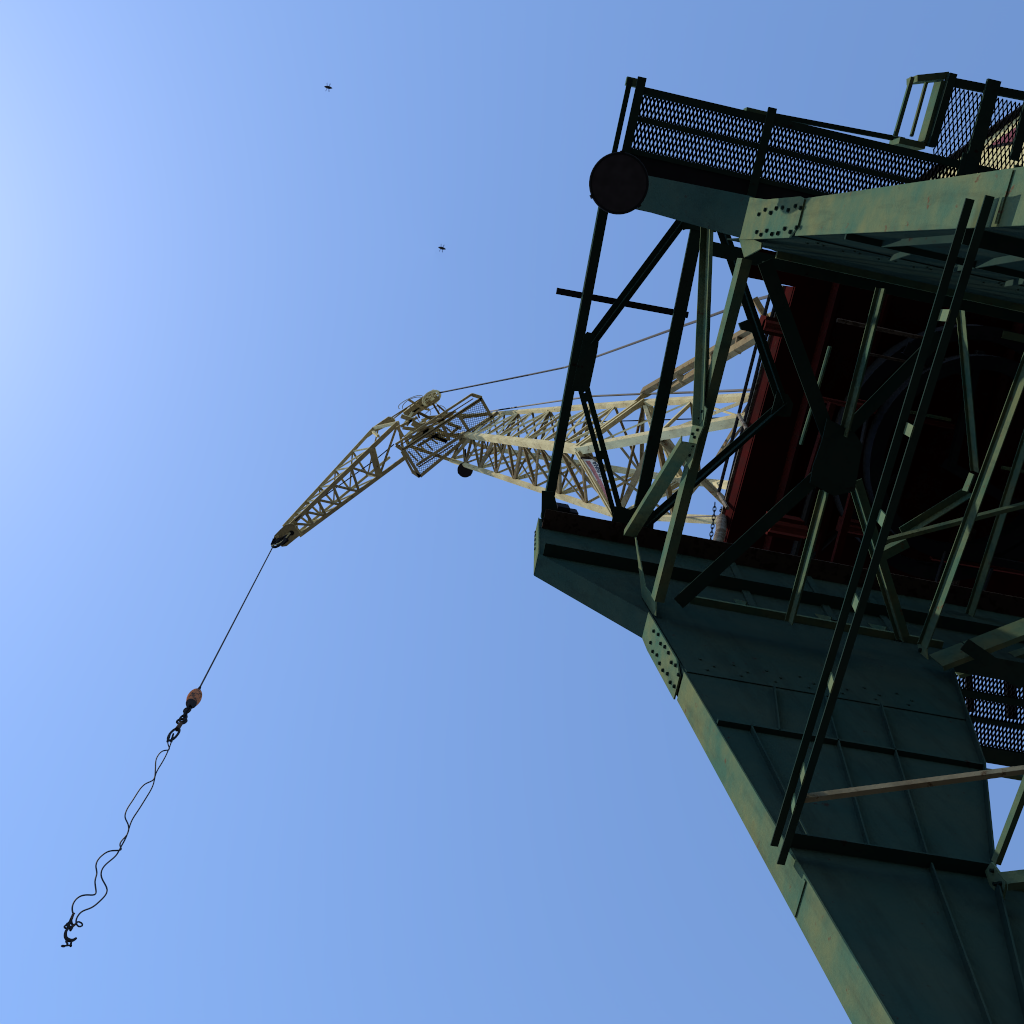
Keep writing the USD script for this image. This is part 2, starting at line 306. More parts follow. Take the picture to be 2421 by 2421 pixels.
# end plates of both brackets
mb = MB(); mb.hexa([W(1.915, YA - .01, 12.98), W(1.929, YA - .01, 12.98), W(1.929, YAo + .012, 12.98), W(1.915, YAo + .012, 12.98), W(2.105, YA - .01, 15.0), W(2.119, YA - .01, 15.0), W(2.119, YAo + .012, 15.0), W(2.105, YAo + .012, 15.0)])
ep = mb.build('end_plate', 'green2', FA)
bolts([W(1.914 + .094 * (h - 12.98), YAo - .09, h) for h in (13.9, 14.15, 14.4, 14.65, 14.85)], (-1, 0, 0), .024, .014).build('bolts', 'bolt', ep, kind='stuff')
# splice plates
mb = MB(); mb.plate([W(2.985, YA - .03, 11.22), W(2.985, YA - .03, 9.80), W(2.985, YA + .06, 9.57), W(2.985, YAo + .03, 9.57), W(2.985, YAo + .035, 10.9), W(2.985, YAo + .012, 11.22)], (-.016, 0, 0)); spA = mb.build('splice_plate', 'green2', FA)
bolts([onx(5, x, y, 2.968) for x, y in ((955, 780), (990, 805), (1008, 875), (1040, 900), (1068, 945), (1090, 1018), (1122, 1040), (1145, 1112), (932, 868), (948, 935), (980, 962), (1000, 1025), (1025, 1078), (1060, 1105), (1082, 1170), (1112, 1200))], (-1, 0, 0)).build('bolts', 'bolt', spA, kind='stuff')
mb = MB(); mb.plate([W(2.985, YB + .03, 11.22), W(2.985, YB + .03, 9.62), W(2.985, YB - .06, 9.46), W(2.985, YBo + .0, 9.46), W(2.985, YBo - .03, 9.60), W(2.985, YBo - .05, 10.6), W(2.985, YBo - .10, 11.22)], (-.016, 0, 0)); spB = mb.build('splice_plate', 'green2', FB)
bolts([onx(1, x, y, 2.968) for x, y in ((1757, 1150), (1805, 1115), (1845, 1138), (1890, 1105), (1740, 1285), (1772, 1305), (1816, 1275), (1857, 1300), (1903, 1295))] +
      [onx(2, x, y, 2.968) for x, y in ((10, 1300), (52, 1265), (100, 1260), (143, 1280), (198, 1248), (236, 1262), (18, 1462), (65, 1455), (115, 1420), (158, 1445), (206, 1412))], (-1, 0, 0)).build('bolts', 'bolt', spB, kind='stuff')
# gusset between frame B and the ring beam
mb = MB(); mb.plate([onx(18, 1575, 1125, 3.02), onx(18, 1668, 1475, 3.02), onx(18, 1925, 1335, 3.02), onx(18, 1932, 1250, 3.02), onx(18, 1740, 1170, 3.02)], (.014, 0, 0)); mb.build('gusset_plate', 'green2', FB)
mb = MB(); mb.plate([onx(5, 790, -60, 3.02), onx(5, 830, 240, 3.02), onx(5, 870, 600, 3.02), onx(5, 965, 665, 3.02), onx(5, 965, 545, 3.02), onx(5, 885, 440, 3.02)], (.014, 0, 0)); mb.build('gusset_plate', 'green2', FA)

# ---- upper lattice at the ends of the brackets (horizontal), level H_TRUSS
def beam(name, q0, q1, w, d, kind, mat='green', h=H_TRUSS, t=0.012, flip=False, parent=gantry, h1=None):
    mb = MB(); member(mb, at(*q0, h), at(*q1, h if h1 is None else h1), w, d, kind, t, flip); return mb.build(name, mat, parent)
HT = H_TRUSS
eb = beam('end_beam', (1, 590, 1020), (3, 130, 1700), .125, .13, 'L')
mb = MB(); mb.plate([at(3, *q, HT - .02) for q in ((100, 1480), (190, 1490), (218, 1610), (240, 1720), (95, 1720))], (0, 0, -.016)); mb.build('gusset_plate', 'green', eb)
mb = MB(); mb.plate([at(3, *q, HT - .02) for q in ((330, 700), (345, 722), (378, 722), (400, 745), (462, 700), (520, 430), (532, 350), (495, 285), (445, 272), (420, 300))], (0, 0, -.016)); mb.build('gusset_plate', 'green', eb)
beam('brace', (18, 790, 830), (3, 470, 360), .145, .09, 'I')
beam('brace', (3, 420, 705), (3, 690, 1700), .16, .10, 'D')
b3 = beam('brace', (18, 985, 900), (3, 835, 1690), .165, .05, 'L', t=.014)
mb = MB(); mb.plate([at(3, *q, HT - .02) for q in ((650, 1600), (690, 1600), (700, 1600), (770, 1625), (900, 1560), (960, 1640), (945, 1790), (925, 1900), (740, 1790), (630, 1730))], (0, 0, -.016)); mb.build('gusset_plate', 'green', b3)
mb = MB(); mb.plate([at(18, *q, HT - .02) for q in ((690, 880), (740, 1060), (780, 1045), (915, 1045), (1000, 1070), (1240, 1090), (1290, 900), (900, 800))], (0, 0, -.016)); mb.build('gusset_plate', 'green', b3)
beam('brace', (18, 1310, 960), (0, 1853, 962), .15, .09, 'I')
b6 = beam('brace', (0, 1857, 950), (3, 890, 1740), .135, .10, 'I')
mb = MB(); mb.plate([at(0, *q, HT - .03) for q in ((1836, 925), (1862, 932), (1875, 955), (1868, 985), (1846, 985), (1822, 978))], (0, 0, -.016)); mb.build('gusset_plate', 'green', b6)
beam('cross_pipe', (3, 1215, 145), (1, 215, 1732), .085, .07, 'B', 'dark', 15.0)
# ---- lower ring at the leg tops
HR = H_RING
ring = beam('ring_beam', (1, 1665, 1490), (5, 995, 560), .105, .19, 'L', 'green2', HR)
mb = MB(); P = [onx(3, *q, 2.93) for q in ((1305, 795), (1355, 860), (1330, 985), (1290, 1080), (1250, 1240), (1225, 1320), (1190, 1240), (1240, 1000), (1270, 930))]; mb.plate(P, (.014, 0, 0)); gp = mb.build('gusset_plate', 'green2', ring)
bolts([onx(3, x, y, 2.928) for x, y in ((1325, 880), (1300, 935), (1290, 1020), (1265, 1075), (1252, 1050), (1255, 1140), (1225, 1160), (1230, 1215))], (-1, 0, 0), .017, .02).build('bolts', 'bolt', gp, kind='stuff')
beam('brace', (3, 1300, 985), (18, 1110, 950), .15, .12, 'I', 'green2', 10.85, h1=12.6)
beam('brace', (3, 1215, 1120), (3, 770, 1830), .15, .075, 'L', 'green2', 10.85, h1=12.6)
beam('tie_beam', (4, 830, -60), (4, 545, 1060), .11, .13, 'J', 'green2', HR)
beam('tie_beam', (4, 400, 1480), (6, 135, 705), .11, .13, 'J', 'green2', HR)
mb = MB(); mb.plate([at(4, *q, HR - .03) for q in ((430, 930), (640, 1040), (700, 1130), (640, 1480), (480, 1520), (300, 1420), (320, 1300), (390, 1100))], (0, 0, -.016)); mb.build('gusset_plate', 'green', gantry)
beam('brace', (17, 1130, 160), (4, 470, 1130), .15, .08, 'T', 'green', HR + .05)
beam('brace', (5, 1140, 570), (4, 360, 1370), .15, .08, 'T', 'green', HR + .05)
beam('brace', (4, 620, 1420), (6, 985, 840), .15, .10, 'J', 'green2', HR + .05)
beam('brace', (4, 600, 1010), (4, 1300, 300), .14, .08, 'T', 'green', HR + .05)
# ---- twin tie low on the legs with batten plates
t1a, t1b, t2a, t2b = onx(2, 1492, 1185, 2.88), onx(7, 2, 575, 2.88), onx(2, 1642, 1162, 2.88), onx(7, 52, 715, 2.88)
EX = np.array([1.0, 0, 0])
def channel(a, b):
    tw = MB(); tw.bar(a, b, EX, UP, 0, .052, 0, .010); tw.bar(a, b, EX, UP, .042, .052, .010, .08); return tw.build('tie_channel', 'green', gantry)
tie, tie2 = channel(t1a, t1b), channel(t2a, t2b)
f = lambda y, A, B: A + (B - A) * (y - A[1]) / (B[1] - A[1])
for k, y0, y1, x0, x1 in ((4, 100, 190, 1290, 1345), (4, 970, 1060, 1015, 1075), (4, 1640, 1735, 810, 865), (6, 510, 600, 610, 660), (6, 1110, 1205, 420, 470), (6, 1800, 1895, 205, 258), (7, 210, 285, 145, 190)):
    ya, yb = onx(k, (x0 + x1) / 2 + 10, y0, 2.9)[1], onx(k, (x0 + x1) / 2 - 10, y1, 2.9)[1]
    mb = MB(); mb.hexa([f(ya, t2a, t2b) + [-.004, 0, -.003], f(yb, t2a, t2b) + [-.004, 0, -.003], f(yb, t2a, t2b) + [.006, 0, -.003], f(ya, t2a, t2b) + [.006, 0, -.003],
         f(ya, t1a, t1b) + [.046, 0, -.003], f(yb, t1a, t1b) + [.046, 0, -.003], f(yb, t1a, t1b) + [.056, 0, -.003], f(ya, t1a, t1b) + [.056, 0, -.003]]); mb.build('batten_plate', 'green2', tie)
# ---- inner bracing on the right
beam('brace', (4, 1430, 30), (4, 1545, 1330), .10, .15, 'J', 'green2', 13.6)
beam('tie_beam', (4, 2160, -120), (6, 1145, 880), .10, .16, 'J', 'green2', 11.4)
beam('tie_beam', (4, 1990, 900), (6, 1440, 850), .10, .15, 'J', 'green2', 14.0)
beam('brace', (4, 1520, 1500), (4, 1010, 1815), .14, .14, 'J', 'green2', 13.4, flip=True)
beam('brace', (4, 850, 1880), (4, 2150, 1545), .05, .10, 'L', 'green2', 12.4)
beam('brace', (6, 1320, 1065), (6, 2250, 705), .06, .34, 'L', 'green2', 10.7)
beam('brace', (6, 1440, 1130), (6, 2200, 880), .05, .16, 'L', 'green2', 12.2)
beam('brace', (6, 1480, 880), (6, 1932, 1190), .14, .10, 'T', 'green', 10.66)
beam('brace', (6, 860, 210), (6, 1050, 110), .12, .12, 'L', 'green2', 12.6)
beam('brace', (4, 1790, 0), (4, 2300, 330), .04, .04, 'L', 'green', 12.0)
beam('tie_beam', (7, 235, 235), (7, 2150, -15), .035, .055, 'L', 'tan', 6.25, t=.006)
beam('tie_beam', (7, 2080, -180), (7, 1735, 720), .04, .055, 'L', 'green2', 6.3, t=.006)
beam('tie_beam', (7, 1810, 890), (7, 2150, 850), .05, .13, 'L', 'green2', 6.0)
mb = MB(); mb.plate([onx(7, 1650, 770, 4.40), onx(7, 1700, 700, 4.40), onx(7, 1810, 850, 4.40), onx(7, 1762, 1105, 4.40)], (-.016, 0, 0)); gp = mb.build('gusset_plate', 'green2', FA)
bolts([onx(7, x, y, 4.383) for x, y in ((1695, 765), (1718, 868), (1755, 862))], (-1, 0, 0), .016, .02).build('bolts', 'bolt', gp, kind='stuff')
mb = MB(); mb.plate([onx(6, 1130, 880, 6.3), onx(6, 1190, 880, 6.3), onx(6, 1215, 1060, 6.3), onx(6, 1180, 1140, 6.3)], (-.016, 0, 0)); gp = mb.build('gusset_plate', 'green2', FA)
bolts([onx(6, x, y, 6.283) for x, y in ((1145, 925), (1182, 1080))], (-1, 0, 0), .03, .02).build('bolts', 'bolt', gp, kind='stuff')
mb = MB(); mb.plate([onx(4, 1470, 1480, 6.1), onx(4, 1525, 1345, 6.1), onx(4, 1560, 1360, 6.1), onx(4, 1510, 1490, 6.1)], (-.016, 0, 0)); mb.build('gusset_plate', 'green2', gantry)

# ---- mesh walkway outside frame B
HW = 14.7
def X_(k, x, y, h=HW): return at(k, x, y, h)
wl, wr = X_(1, 850, 170)[0], 11.0
yo_, yi_ = X_(1, 1840, 400)[1] + .02, X_(1, 1690, 870)[1]
fr = MB()
fr.box((wl - .02, yo_, HW + EYE - .10), (wr, yo_ + .085, HW + EYE)); wk = fr.build('walkway_edge_beam', 'green', gantry)
ym = (yo_ * .52 + yi_ * .48) - .02
for y0, w, nm in ((ym, .06, 'walkway_stringer'), (yi_ - .02, .06, 'walkway_stringer')):
    mb = MB(); mb.box((wl, y0, HW + EYE - .06), (wr, y0 + w, HW + EYE)); mb.build(nm, 'green', gantry)
mb = MB(); mb.box((wl, yi_ + .04, HW + EYE - .03), (wr, YBo - .003, HW + EYE)); mb.build('kick_plate', 'dark', gantry)
for px in ((1, 790, 400), (1, 1765, 640), (2, 1550, 560), (2, 1960, 600)):
    xc_ = X_(*px)[0]; mb = MB(); mb.box((xc_ - .055, yo_ - .10, HW + EYE - .135), (xc_ + .055, YBo - .002, HW + EYE - .102)); mb.build('walkway_bracket', 'green', gantry)
# outboard rail and lit posts at the left end
mb = MB(); mb.box((wl - .18, yo_ - .07, HW + EYE - .03), (wl - .115, YBo, HW + EYE)); mb.build('guard_rail', 'green', gantry)
mb = MB(); mb.box((wl - .19, yo_ - .09, HW + EYE - .02), (wl + .02, yo_ + .01, HW + EYE + .06)); mb.build('rail_bracket', 'green2', gantry)
xm = X_(1, 1765, 640)[0]
mb = MB(); mb.box((xm - .30, yo_ - .06, HW + EYE - .01), (xm + .02, yo_ + .02, HW + EYE + .16)); mb.build('rail_bracket', 'green2', gantry)
g0, g1 = X_(1, 1840, 370), X_(2, 960, 712)
mb = MB(); member(mb, g0 + [0, -.01, .25], g1 + [.22, -.02, .25], .06, .06, 'B'); mb.build('guard_rail', 'green', gantry)
# wide landing with its side frame
def q16(x, y, h=HW + .02): return at(16, x, y, h)
lx0, lx1 = q16(930, 700)[0], wr; ly0 = q16(1430, 380)[1]
mb = MB(); mb.bar(q16(1030, 240), q16(770, 1130), np.array([1.0, 0, 0]), UP, -.05, .05, -.09, .02); mb.build('landing_beam', 'green', gantry)
mb = MB(); mb.bar(q16(1000, 330), q16(2600, 640), np.array([0, 1.0, 0]), UP, -.05, .05, -.06, .02); mb.build('landing_beam', 'green', gantry)
mb = MB(); mb.bar(q16(1500, 330), q16(1160, 1600), np.array([1.0, 0, 0]), UP, -.09, .09, -.16, -.11); mb.build('landing_beam', 'green', gantry)
mb = MB(); mb.bar(q16(1950, 560), q16(1760, 1300), np.array([1.0, 0, 0]), UP, -.06, .06, -.12, -.07); mb.build('landing_beam', 'green', gantry)
def lit_bar(a, b, d=.05, w=.06):
    mb = MB(); member(mb, q16(*a), q16(*b), w, d, 'B'); return mb.build('side_rail', 'green2', gantry)
lit_bar((565, 270), (355, 1000), .05, .05); lit_bar((740, 330), (555, 1000), .05, .035); lit_bar((945, 310), (725, 1090), .22, .06)
lit_bar((620, 285), (1010, 245), .34, .08); lit_bar((400, 1050), (720, 1120), .34, .08)
for nm, (x0, x1, y0, y1) in (('a', (wl + .04, wr - .05, yo_ + .07, ym + .02)), ('b', (wl + .04, wr - .05, ym + .04, yi_))):
    v, f = grating((x0, y0, HW + EYE + .003), (1, 0, 0), (0, 1, 0), x1 - x0, y1 - y0, .052, .145, .0235, .006); mb = MB(); mb.add(v, f); mb.build('expanded_mesh', 'mesh', gantry, kind='stuff')
v, f = grating((lx0 + .02, ly0 + .10, HW + EYE + .02), (1, 0, 0), (0, 1, 0), wr - lx0, yo_ - ly0 - .10, .06, .15, .0155, .006); mb = MB(); mb.add(v, f); mb.build('expanded_mesh', 'mesh', gantry, kind='stuff')
# ---- walkway on the far side of frame A
c0, c1 = at(19, 640, 1100, 13.6), at(19, 1288, 1740, 13.6)
ya0, ya1 = c0[1] - .2, at(19, 810, 1645, 13.6)[1]; xa0 = at(19, 700, 1400, 13.6)[0] - .5
v, f = grating((xa0, YAo + .1, 13.6 + EYE), (1, 0, 0), (0, 1, 0), 5.0, ya1 - YAo - .1, .055, .145, .0235, .006); mb = MB(); mb.add(v, f); mb.build('expanded_mesh', 'mesh', gantry, kind='stuff')
for yy, w, z in ((ya1 - .02, .22, -.06), (ya1 - .42, .06, -.05), (ya1 - .78, .10, -.05), (YAo + .1, .3, -.05)):
    mb = MB(); mb.box((xa0, yy, 13.6 + EYE + z), (xa0 + 5, yy + w, 13.6 + EYE - .004)); mb.build('walkway_stringer', 'green', gantry)
mb = MB(); mb.box((xa0, ya1 + .32, 13.6 + EYE - .05), (xa0 + 5, ya1 + .38, 13.6 + EYE + .05)); mb.build('guard_rail', 'green2', gantry)
for i in range(8):
    x = xa0 + .4 + .6 * i; mb = MB(); mb.bar(np.array([x, YAo + .2, 13.6 + EYE + .35]), np.array([x + .35, ya1 - .35, 13.6 + EYE + .35]), np.array([1.0, 0, 0]), UP, -.05, .05 + .05 * (i % 3), 0, .05); mb.build('pipe_support', 'dark', gantry)

# small junction boxes standing on the top flange near the end beam
for a, b in (((225, 1600), (300, 1690)), ((300, 1640), (370, 1700))):
    p0, p1 = at(3, *a, 14.55), at(3, *b, 14.55)
    mb = MB(); mb.box((min(p0[0], p1[0]), p0[1], p0[2]), (max(p0[0], p1[0]) , max(p1[1], p0[1] + .2), p0[2] + .25)); mb.build('junction_box', 'dark', gantry)

# ================================================================== red slewing platform and the house on it
HP = 16.0
plat = thing('slewing_platform', 'dark red underside of the turning platform above the green gantry', 'platform', (8.0, 1.3, HP + EYE))
e0, e1 = at(3, 1950, 240, HP), at(3, 1548, 1700, HP)
xe = (e0[0] + e1[0]) / 2
k0 = at(17, 770, 490, HP); k1 = at(17, 1150, 555, HP)
out = [(e1[0], 3.4), (e0[0], k1[1]), (k0[0] - .05, k0[1]), (k0[0] - .05, -1.0), (12.0, -1.0), (12.0, 3.4)]
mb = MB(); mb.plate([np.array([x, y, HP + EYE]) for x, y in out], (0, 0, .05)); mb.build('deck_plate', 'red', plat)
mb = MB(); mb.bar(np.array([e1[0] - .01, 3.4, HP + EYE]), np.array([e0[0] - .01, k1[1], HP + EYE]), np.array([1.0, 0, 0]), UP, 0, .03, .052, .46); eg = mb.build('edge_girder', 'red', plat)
mb = MB(); mb.bar(np.array([e1[0] - .05, 3.4, HP + EYE]), np.array([e0[0] - .05, k1[1], HP + EYE]), np.array([1.0, 0, 0]), UP, 0, .04, .44, .48); mb.build('edge_angle', 'grey', eg)
for i, xx in enumerate((xe + .55, xe + 1.3, xe + 2.3, xe + 3.4)):
    mb = MB(); mb.box((xx, -.9, HP + EYE - .30), (xx + .05, 3.35, HP + EYE - .003)); mb.build('floor_beam', 'red', plat)
mb = MB()
for r0, z0, z1 in ((1.9, -.62, -.31), (1.5, -.9, -.63)):
    th = np.linspace(0, 2 * math.pi, 49)[:-1]
    for a, b in zip(th, np.roll(th, -1)):
        c = np.array([8.1, 1.3, HP + EYE]); d0, d1 = np.array([math.cos(a), math.sin(a), 0]), np.array([math.cos(b), math.sin(b), 0])
        mb.hexa([c + d0 * r0 + UP * z0, c + d1 * r0 + UP * z0, c + d1 * (r0 - .2) + UP * z0, c + d0 * (r0 - .2) + UP * z0, c + d0 * r0 + UP * z1, c + d1 * r0 + UP * z1, c + d1 * (r0 - .2) + UP * z1, c + d0 * (r0 - .2) + UP * z1])
mb.build('slewing_ring', 'dark', plat)
for i in range(26):      # pipes, cable runs and small girders under the deck
    x0, y0 = rng.uniform(5.4, 9.5), rng.uniform(-.6, 3.0); z0 = HP + EYE - rng.uniform(.25, 1.1); a = rng.choice([0, 0, math.pi / 2, math.pi / 2, rng.uniform(0, 3)]); L_ = rng.uniform(.6, 2.4)
    d_ = np.array([math.cos(a), math.sin(a), rng.uniform(-.1, .1)]); p0 = np.array([x0, y0, z0]); mb = MB()
    if i % 3: mb.tube([p0, p0 + d_ * L_ * .5 + UP * rng.uniform(-.06, .06), p0 + d_ * L_], rng.uniform(.02, .055), 7)
    else: member(mb, p0, p0 + d_ * L_, rng.uniform(.08, .18), rng.uniform(.06, .16), 'L')
    mb.build('pipe' if i % 3 else 'small_girder', ('dark', 'red2', 'rust', 'dark', 'green2')[i % 5], plat)
for q, s in (((4, 120, 1770), .5), ((4, 650, 1780), .35), ((4, 715, 850), .3), ((4, 60, 240), .4)):
    c = at(*q, HP - .9); mb = MB(); mb.box(c - [s * .5, s * .3, 0], c + [s * .5, s * .3, .28]); mb.tube([c + [-s * .5, 0, .02], c + [s * .6, 0, .02]], s * .2, 12); mb.build('drive_motor', 'red2', plat)
# hand rail outside the deck edge
for dx, h in ((-.02, HP + 1.05), (.0, HP + .55)):
    pass
r1 = [at(3, 1860, -100, HP + 1.0), at(3, 1725, 405, HP + 1.0), at(3, 1440, 1520, HP + 1.0)]; r2 = [at(3, 1900, -20, HP + .5), at(3, 1770, 440, HP + .5), at(3, 1490, 1580, HP + .5)]
for r in (r1, r2):
    mb = MB(); mb.tube(r, .028, 8); mb.build('hand_rail', 'dark', plat)
for y in (900, 1500):
    a, b = at(3, 1440 + (1520 - y) * .255, y, HP + 1.0), at(3, 1490 + (1580 - y - 75) * .245, y + 75, HP + .4)
    mb = MB(); mb.tube([a, b, b + (b - a) * .5], .03, 8); mb.build('rail_post', 'grey', plat)
mb = MB(); c0, c1 = at(3, 1470, 1700, HP + .35), at(3, 1432, 1900, HP - 1.4); mb.tube([c0, (c0 + c1) / 2 + [.02, 0, 0], c1], [.085, .08, .075], 14); mb.build('fender_post', 'grey', plat, label='weathered grey post at the platform corner', smooth=40)

hd = unit(at(16, 1800, 800, 21) - at(16, 600, 1640, 21)); hA = at(16, 600, 1640, 21) - hd * .25; hn = np.array([-hd[1], hd[0], 0]); hn = hn if hn[0] > 0 else -hn
house = thing('machine_house', 'cream machine house wall seen through the mesh walkway at the top right', 'machine house', (*hA[:2], HP + EYE + .06))
def HQ(u, v, z): return np.array([*(hA[:2] + hd[:2] * u + hn[:2] * v), EYE + z])
mb = MB(); mb.hexa([HQ(0, 0, HP + .06), HQ(6, 0, HP + .06), HQ(6, 3.5, HP + .06), HQ(0, 3.5, HP + .06), HQ(0, 0, 21), HQ(6, 0, 21), HQ(6, 3.5, 21), HQ(0, 3.5, 21)]); hw = mb.build('wall', 'cream2', house)
mb = MB(); mb.hexa([HQ(-.12, -.12, 20.98), HQ(6.1, -.12, 20.98), HQ(6.1, 3.6, 20.98), HQ(-.12, 3.6, 20.98), HQ(-.12, -.12, 21.12), HQ(6.1, -.12, 21.12), HQ(6.1, 3.6, 21.12), HQ(-.12, 3.6, 21.12)]); mb.build('roof', 'dark', house)
for u in (1.35, 3.2, 4.4):
    mb = MB(); mb.hexa([HQ(u, -.03, 18.9), HQ(u + .9, -.03, 18.9), HQ(u + .9, -.002, 18.9), HQ(u, -.002, 18.9), HQ(u, -.03, 20.2), HQ(u + .9, -.03, 20.2), HQ(u + .9, -.002, 20.2), HQ(u, -.002, 20.2)]); wf = mb.build('window_frame', 'dark', house)
    mb = MB(); mb.hexa([HQ(u + .07, -.036, 18.97), HQ(u + .83, -.036, 18.97), HQ(u + .83, -.0305, 18.97), HQ(u + .07, -.0305, 18.97), HQ(u + .07, -.036, 20.13), HQ(u + .83, -.036, 20.13), HQ(u + .83, -.0305, 20.13), HQ(u + .07, -.0305, 20.13)]); mb.build('pane', 'glass', wf)

# ================================================================== the cream lattice jib
K = 1.2531
S1 = np.array([[930, 781], [872, 820], [850, 868], [920, 845]]) * K
S2 = np.array([[1215, 760], [1094, 848], [1165, 972], [1280, 905]]) * K
S3 = np.array([[1421, 749], [1414, 789], [1400, 983], [1380, 916]]) * K
C1, C2, C3 = (at(0, *S.mean(0), h) for S, h in ((S1, 43.0), (S2, 25.77), (S3, 20.0)))
AX = unit(C1 - C3)
def station(S, C):
    return [E0 + ray((0, *s)) * (((C - E0) @ AX) / (ray((0, *s)) @ AX)) for s in S]
T1, T2, T3 = station(S1, C1), station(S2, C2), station(S3, C3)
T4 = [p + (p - q) * 0.35 for p, q in zip(T3, T2)]          # down to the pivot, hidden behind the gantry
jib = thing('crane_jib', 'tall cream lattice jib of the crane rising steeply behind the green gantry', 'crane jib', T4[2])
for i in range(4):
    w = (.13, .19, .13, .13)[i]
    for a, b in ((T4[i], T3[i]), (T3[i], T2[i]), (T2[i], T1[i])): pass
    mb = MB()
    cen = (T2[0] + T2[1] + T2[2] + T2[3]) / 4
    n = unit(T2[i] - cen - AX * ((T2[i] - cen) @ AX)); s = np.cross(AX, n)
    for a, b in ((T4[i], T3[i]), (T3[i], T2[i]), (T2[i], T1[i])):
        d = unit(b - a); mb.bar(a - d * .04, b + d * .04, unit(n + s), unit(n - s), -w / 2, w / 2, -w / 2, w / 2)
    mb.build('chord', 'cream', jib)
def seglist(A, B, n, g=1.0):
    t = (np.arange(n + 1) / n) ** g
    return [[a + (b - a) * k for a, b in zip(A, B)] for k in t]
nodes = seglist(T4, T3, 1)[:-1] + seglist(T3, T2, 2)[:-1] + seglist(T2, T1, 8)
cen = [sum(x) / 4 for x in nodes]
def lace(a, b, n, w, mat='cream', name='brace'):
    d = unit(b - a); n = unit(n - d * (n @ d)); s = np.cross(d, n); mb = MB()
    mb.bar(a, b, s, n, -w / 2, w / 2, -.012, 0); mb.bar(a, b, s, n, -w / 2, -w / 2 + .012, -w * .8, -.012)
    return mb.build(name, mat, jib)
for fi in range(4):
    fj = (fi + 1) % 4
    for k in range(len(nodes)):
        a, b = nodes[k][fi], nodes[k][fj]; c = cen[k]
        n = (a + b) / 2 - c
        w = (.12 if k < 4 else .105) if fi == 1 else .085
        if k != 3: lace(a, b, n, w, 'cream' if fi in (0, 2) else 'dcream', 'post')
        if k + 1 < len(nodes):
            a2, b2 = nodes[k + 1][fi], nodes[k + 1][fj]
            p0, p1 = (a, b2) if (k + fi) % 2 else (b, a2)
            lace(p0, p1, n, w, 'cream' if fi in (0, 2) else 'dcream')  # the underside face and its opposite take the shade-darkened cream
            if fi > 1: continue
            q0, q1 = (b, a2) if (k + fi) % 2 else (a, b2)
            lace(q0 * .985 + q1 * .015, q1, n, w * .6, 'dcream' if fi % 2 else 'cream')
for k in (1, 3, 5, 7, 9):      # cross bracing inside the box
    lace(nodes[k][0], nodes[k][2], AX, .07, 'dcream', 'cross_brace')
# heavy frame at the knee of the jib
for i, w in ((0, .26), (1, .20), (2, .2), (3, .2)):
    j = (i + 1) % 4; n = (T2[i] + T2[j]) / 2 - C2; d = unit(T2[j] - T2[i]); n = unit(n - d * (n @ d)); s = np.cross(d, n); mb = MB()
    for o in (-.5, .5): mb.bar(T2[i], T2[j], s, n, o * w - .05, o * w + .05, .01, .12)
    mb.build('knee_beam', 'cream', jib)
mb = MB(); mb.plate([at(22, *q, 25.45) for q in ((205, -20), (500, -30), (560, 125), (260, 150))], (0, 0, .02)); mb.build('knee_plate', 'cream', jib)
mb = MB(); mb.plate([at(3, *q, 26.1) for q in ((800, 805), (905, 770), (945, 745), (860, 745))], (0, 0, .04)); mb.build('knee_plate', 'cream', jib)
# head frame and the mesh walkway hung under the jib head
HH = 42.0
def h10(x, y, h=HH): return at(10, x, y, h)
def hb(a, b, w, mat='fly', name='walkway_beam', h=HH, d=.10):
    mb = MB(); member(mb, h10(*a, h), h10(*b, h), w, d, 'B'); return mb.build(name, mat, jib)
hb((330, 1050), (1540, 262), .07, 'cream'); hb((350, 1060), (1530, 290), .09)
hb((360, 1070), (600, 1465), .12); hb((1525, 270), (1690, 560), .12); hb((600, 1460), (1790, 480), .12)
hb((545, 1290), (1420, 720), .10); hb((575, 1320), (1100, 985), .035, 'dcream'); hb((1190, 530), (1340, 760), .12); hb((950, 690), (1045, 910), .12)
hb((225, 975), (1395, 205), .08, 'cream', 'walkway_rail'); hb((270, 1000), (1410, 275), .03, 'dcream', 'walkway_rail')
hb((235, 985), (335, 1055), .13, 'cream', 'rail_bracket'); hb((1390, 215), (1540, 262), .13, 'cream', 'rail_bracket'); hb((480, 1385), (600, 1465), .13, 'cream', 'rail_bracket')
hb((320, 1080), (485, 1385), .09, 'fly', 'walkway_rail')
O = h10(350, 1060); ex = h10(1530, 275) - O; ey = h10(590, 1440) - O; L1 = np.linalg.norm(ex); ey2 = ey - ex * (ey @ ex) / (ex @ ex); L2 = np.linalg.norm(ey2)
v, f = grating(O + UP * .03, ex, ey2, L1, L2, .10, .10, .014, .006); mb = MB(); mb.add(v, f); mb.build('expanded_mesh', 'mesh', jib, kind='stuff')
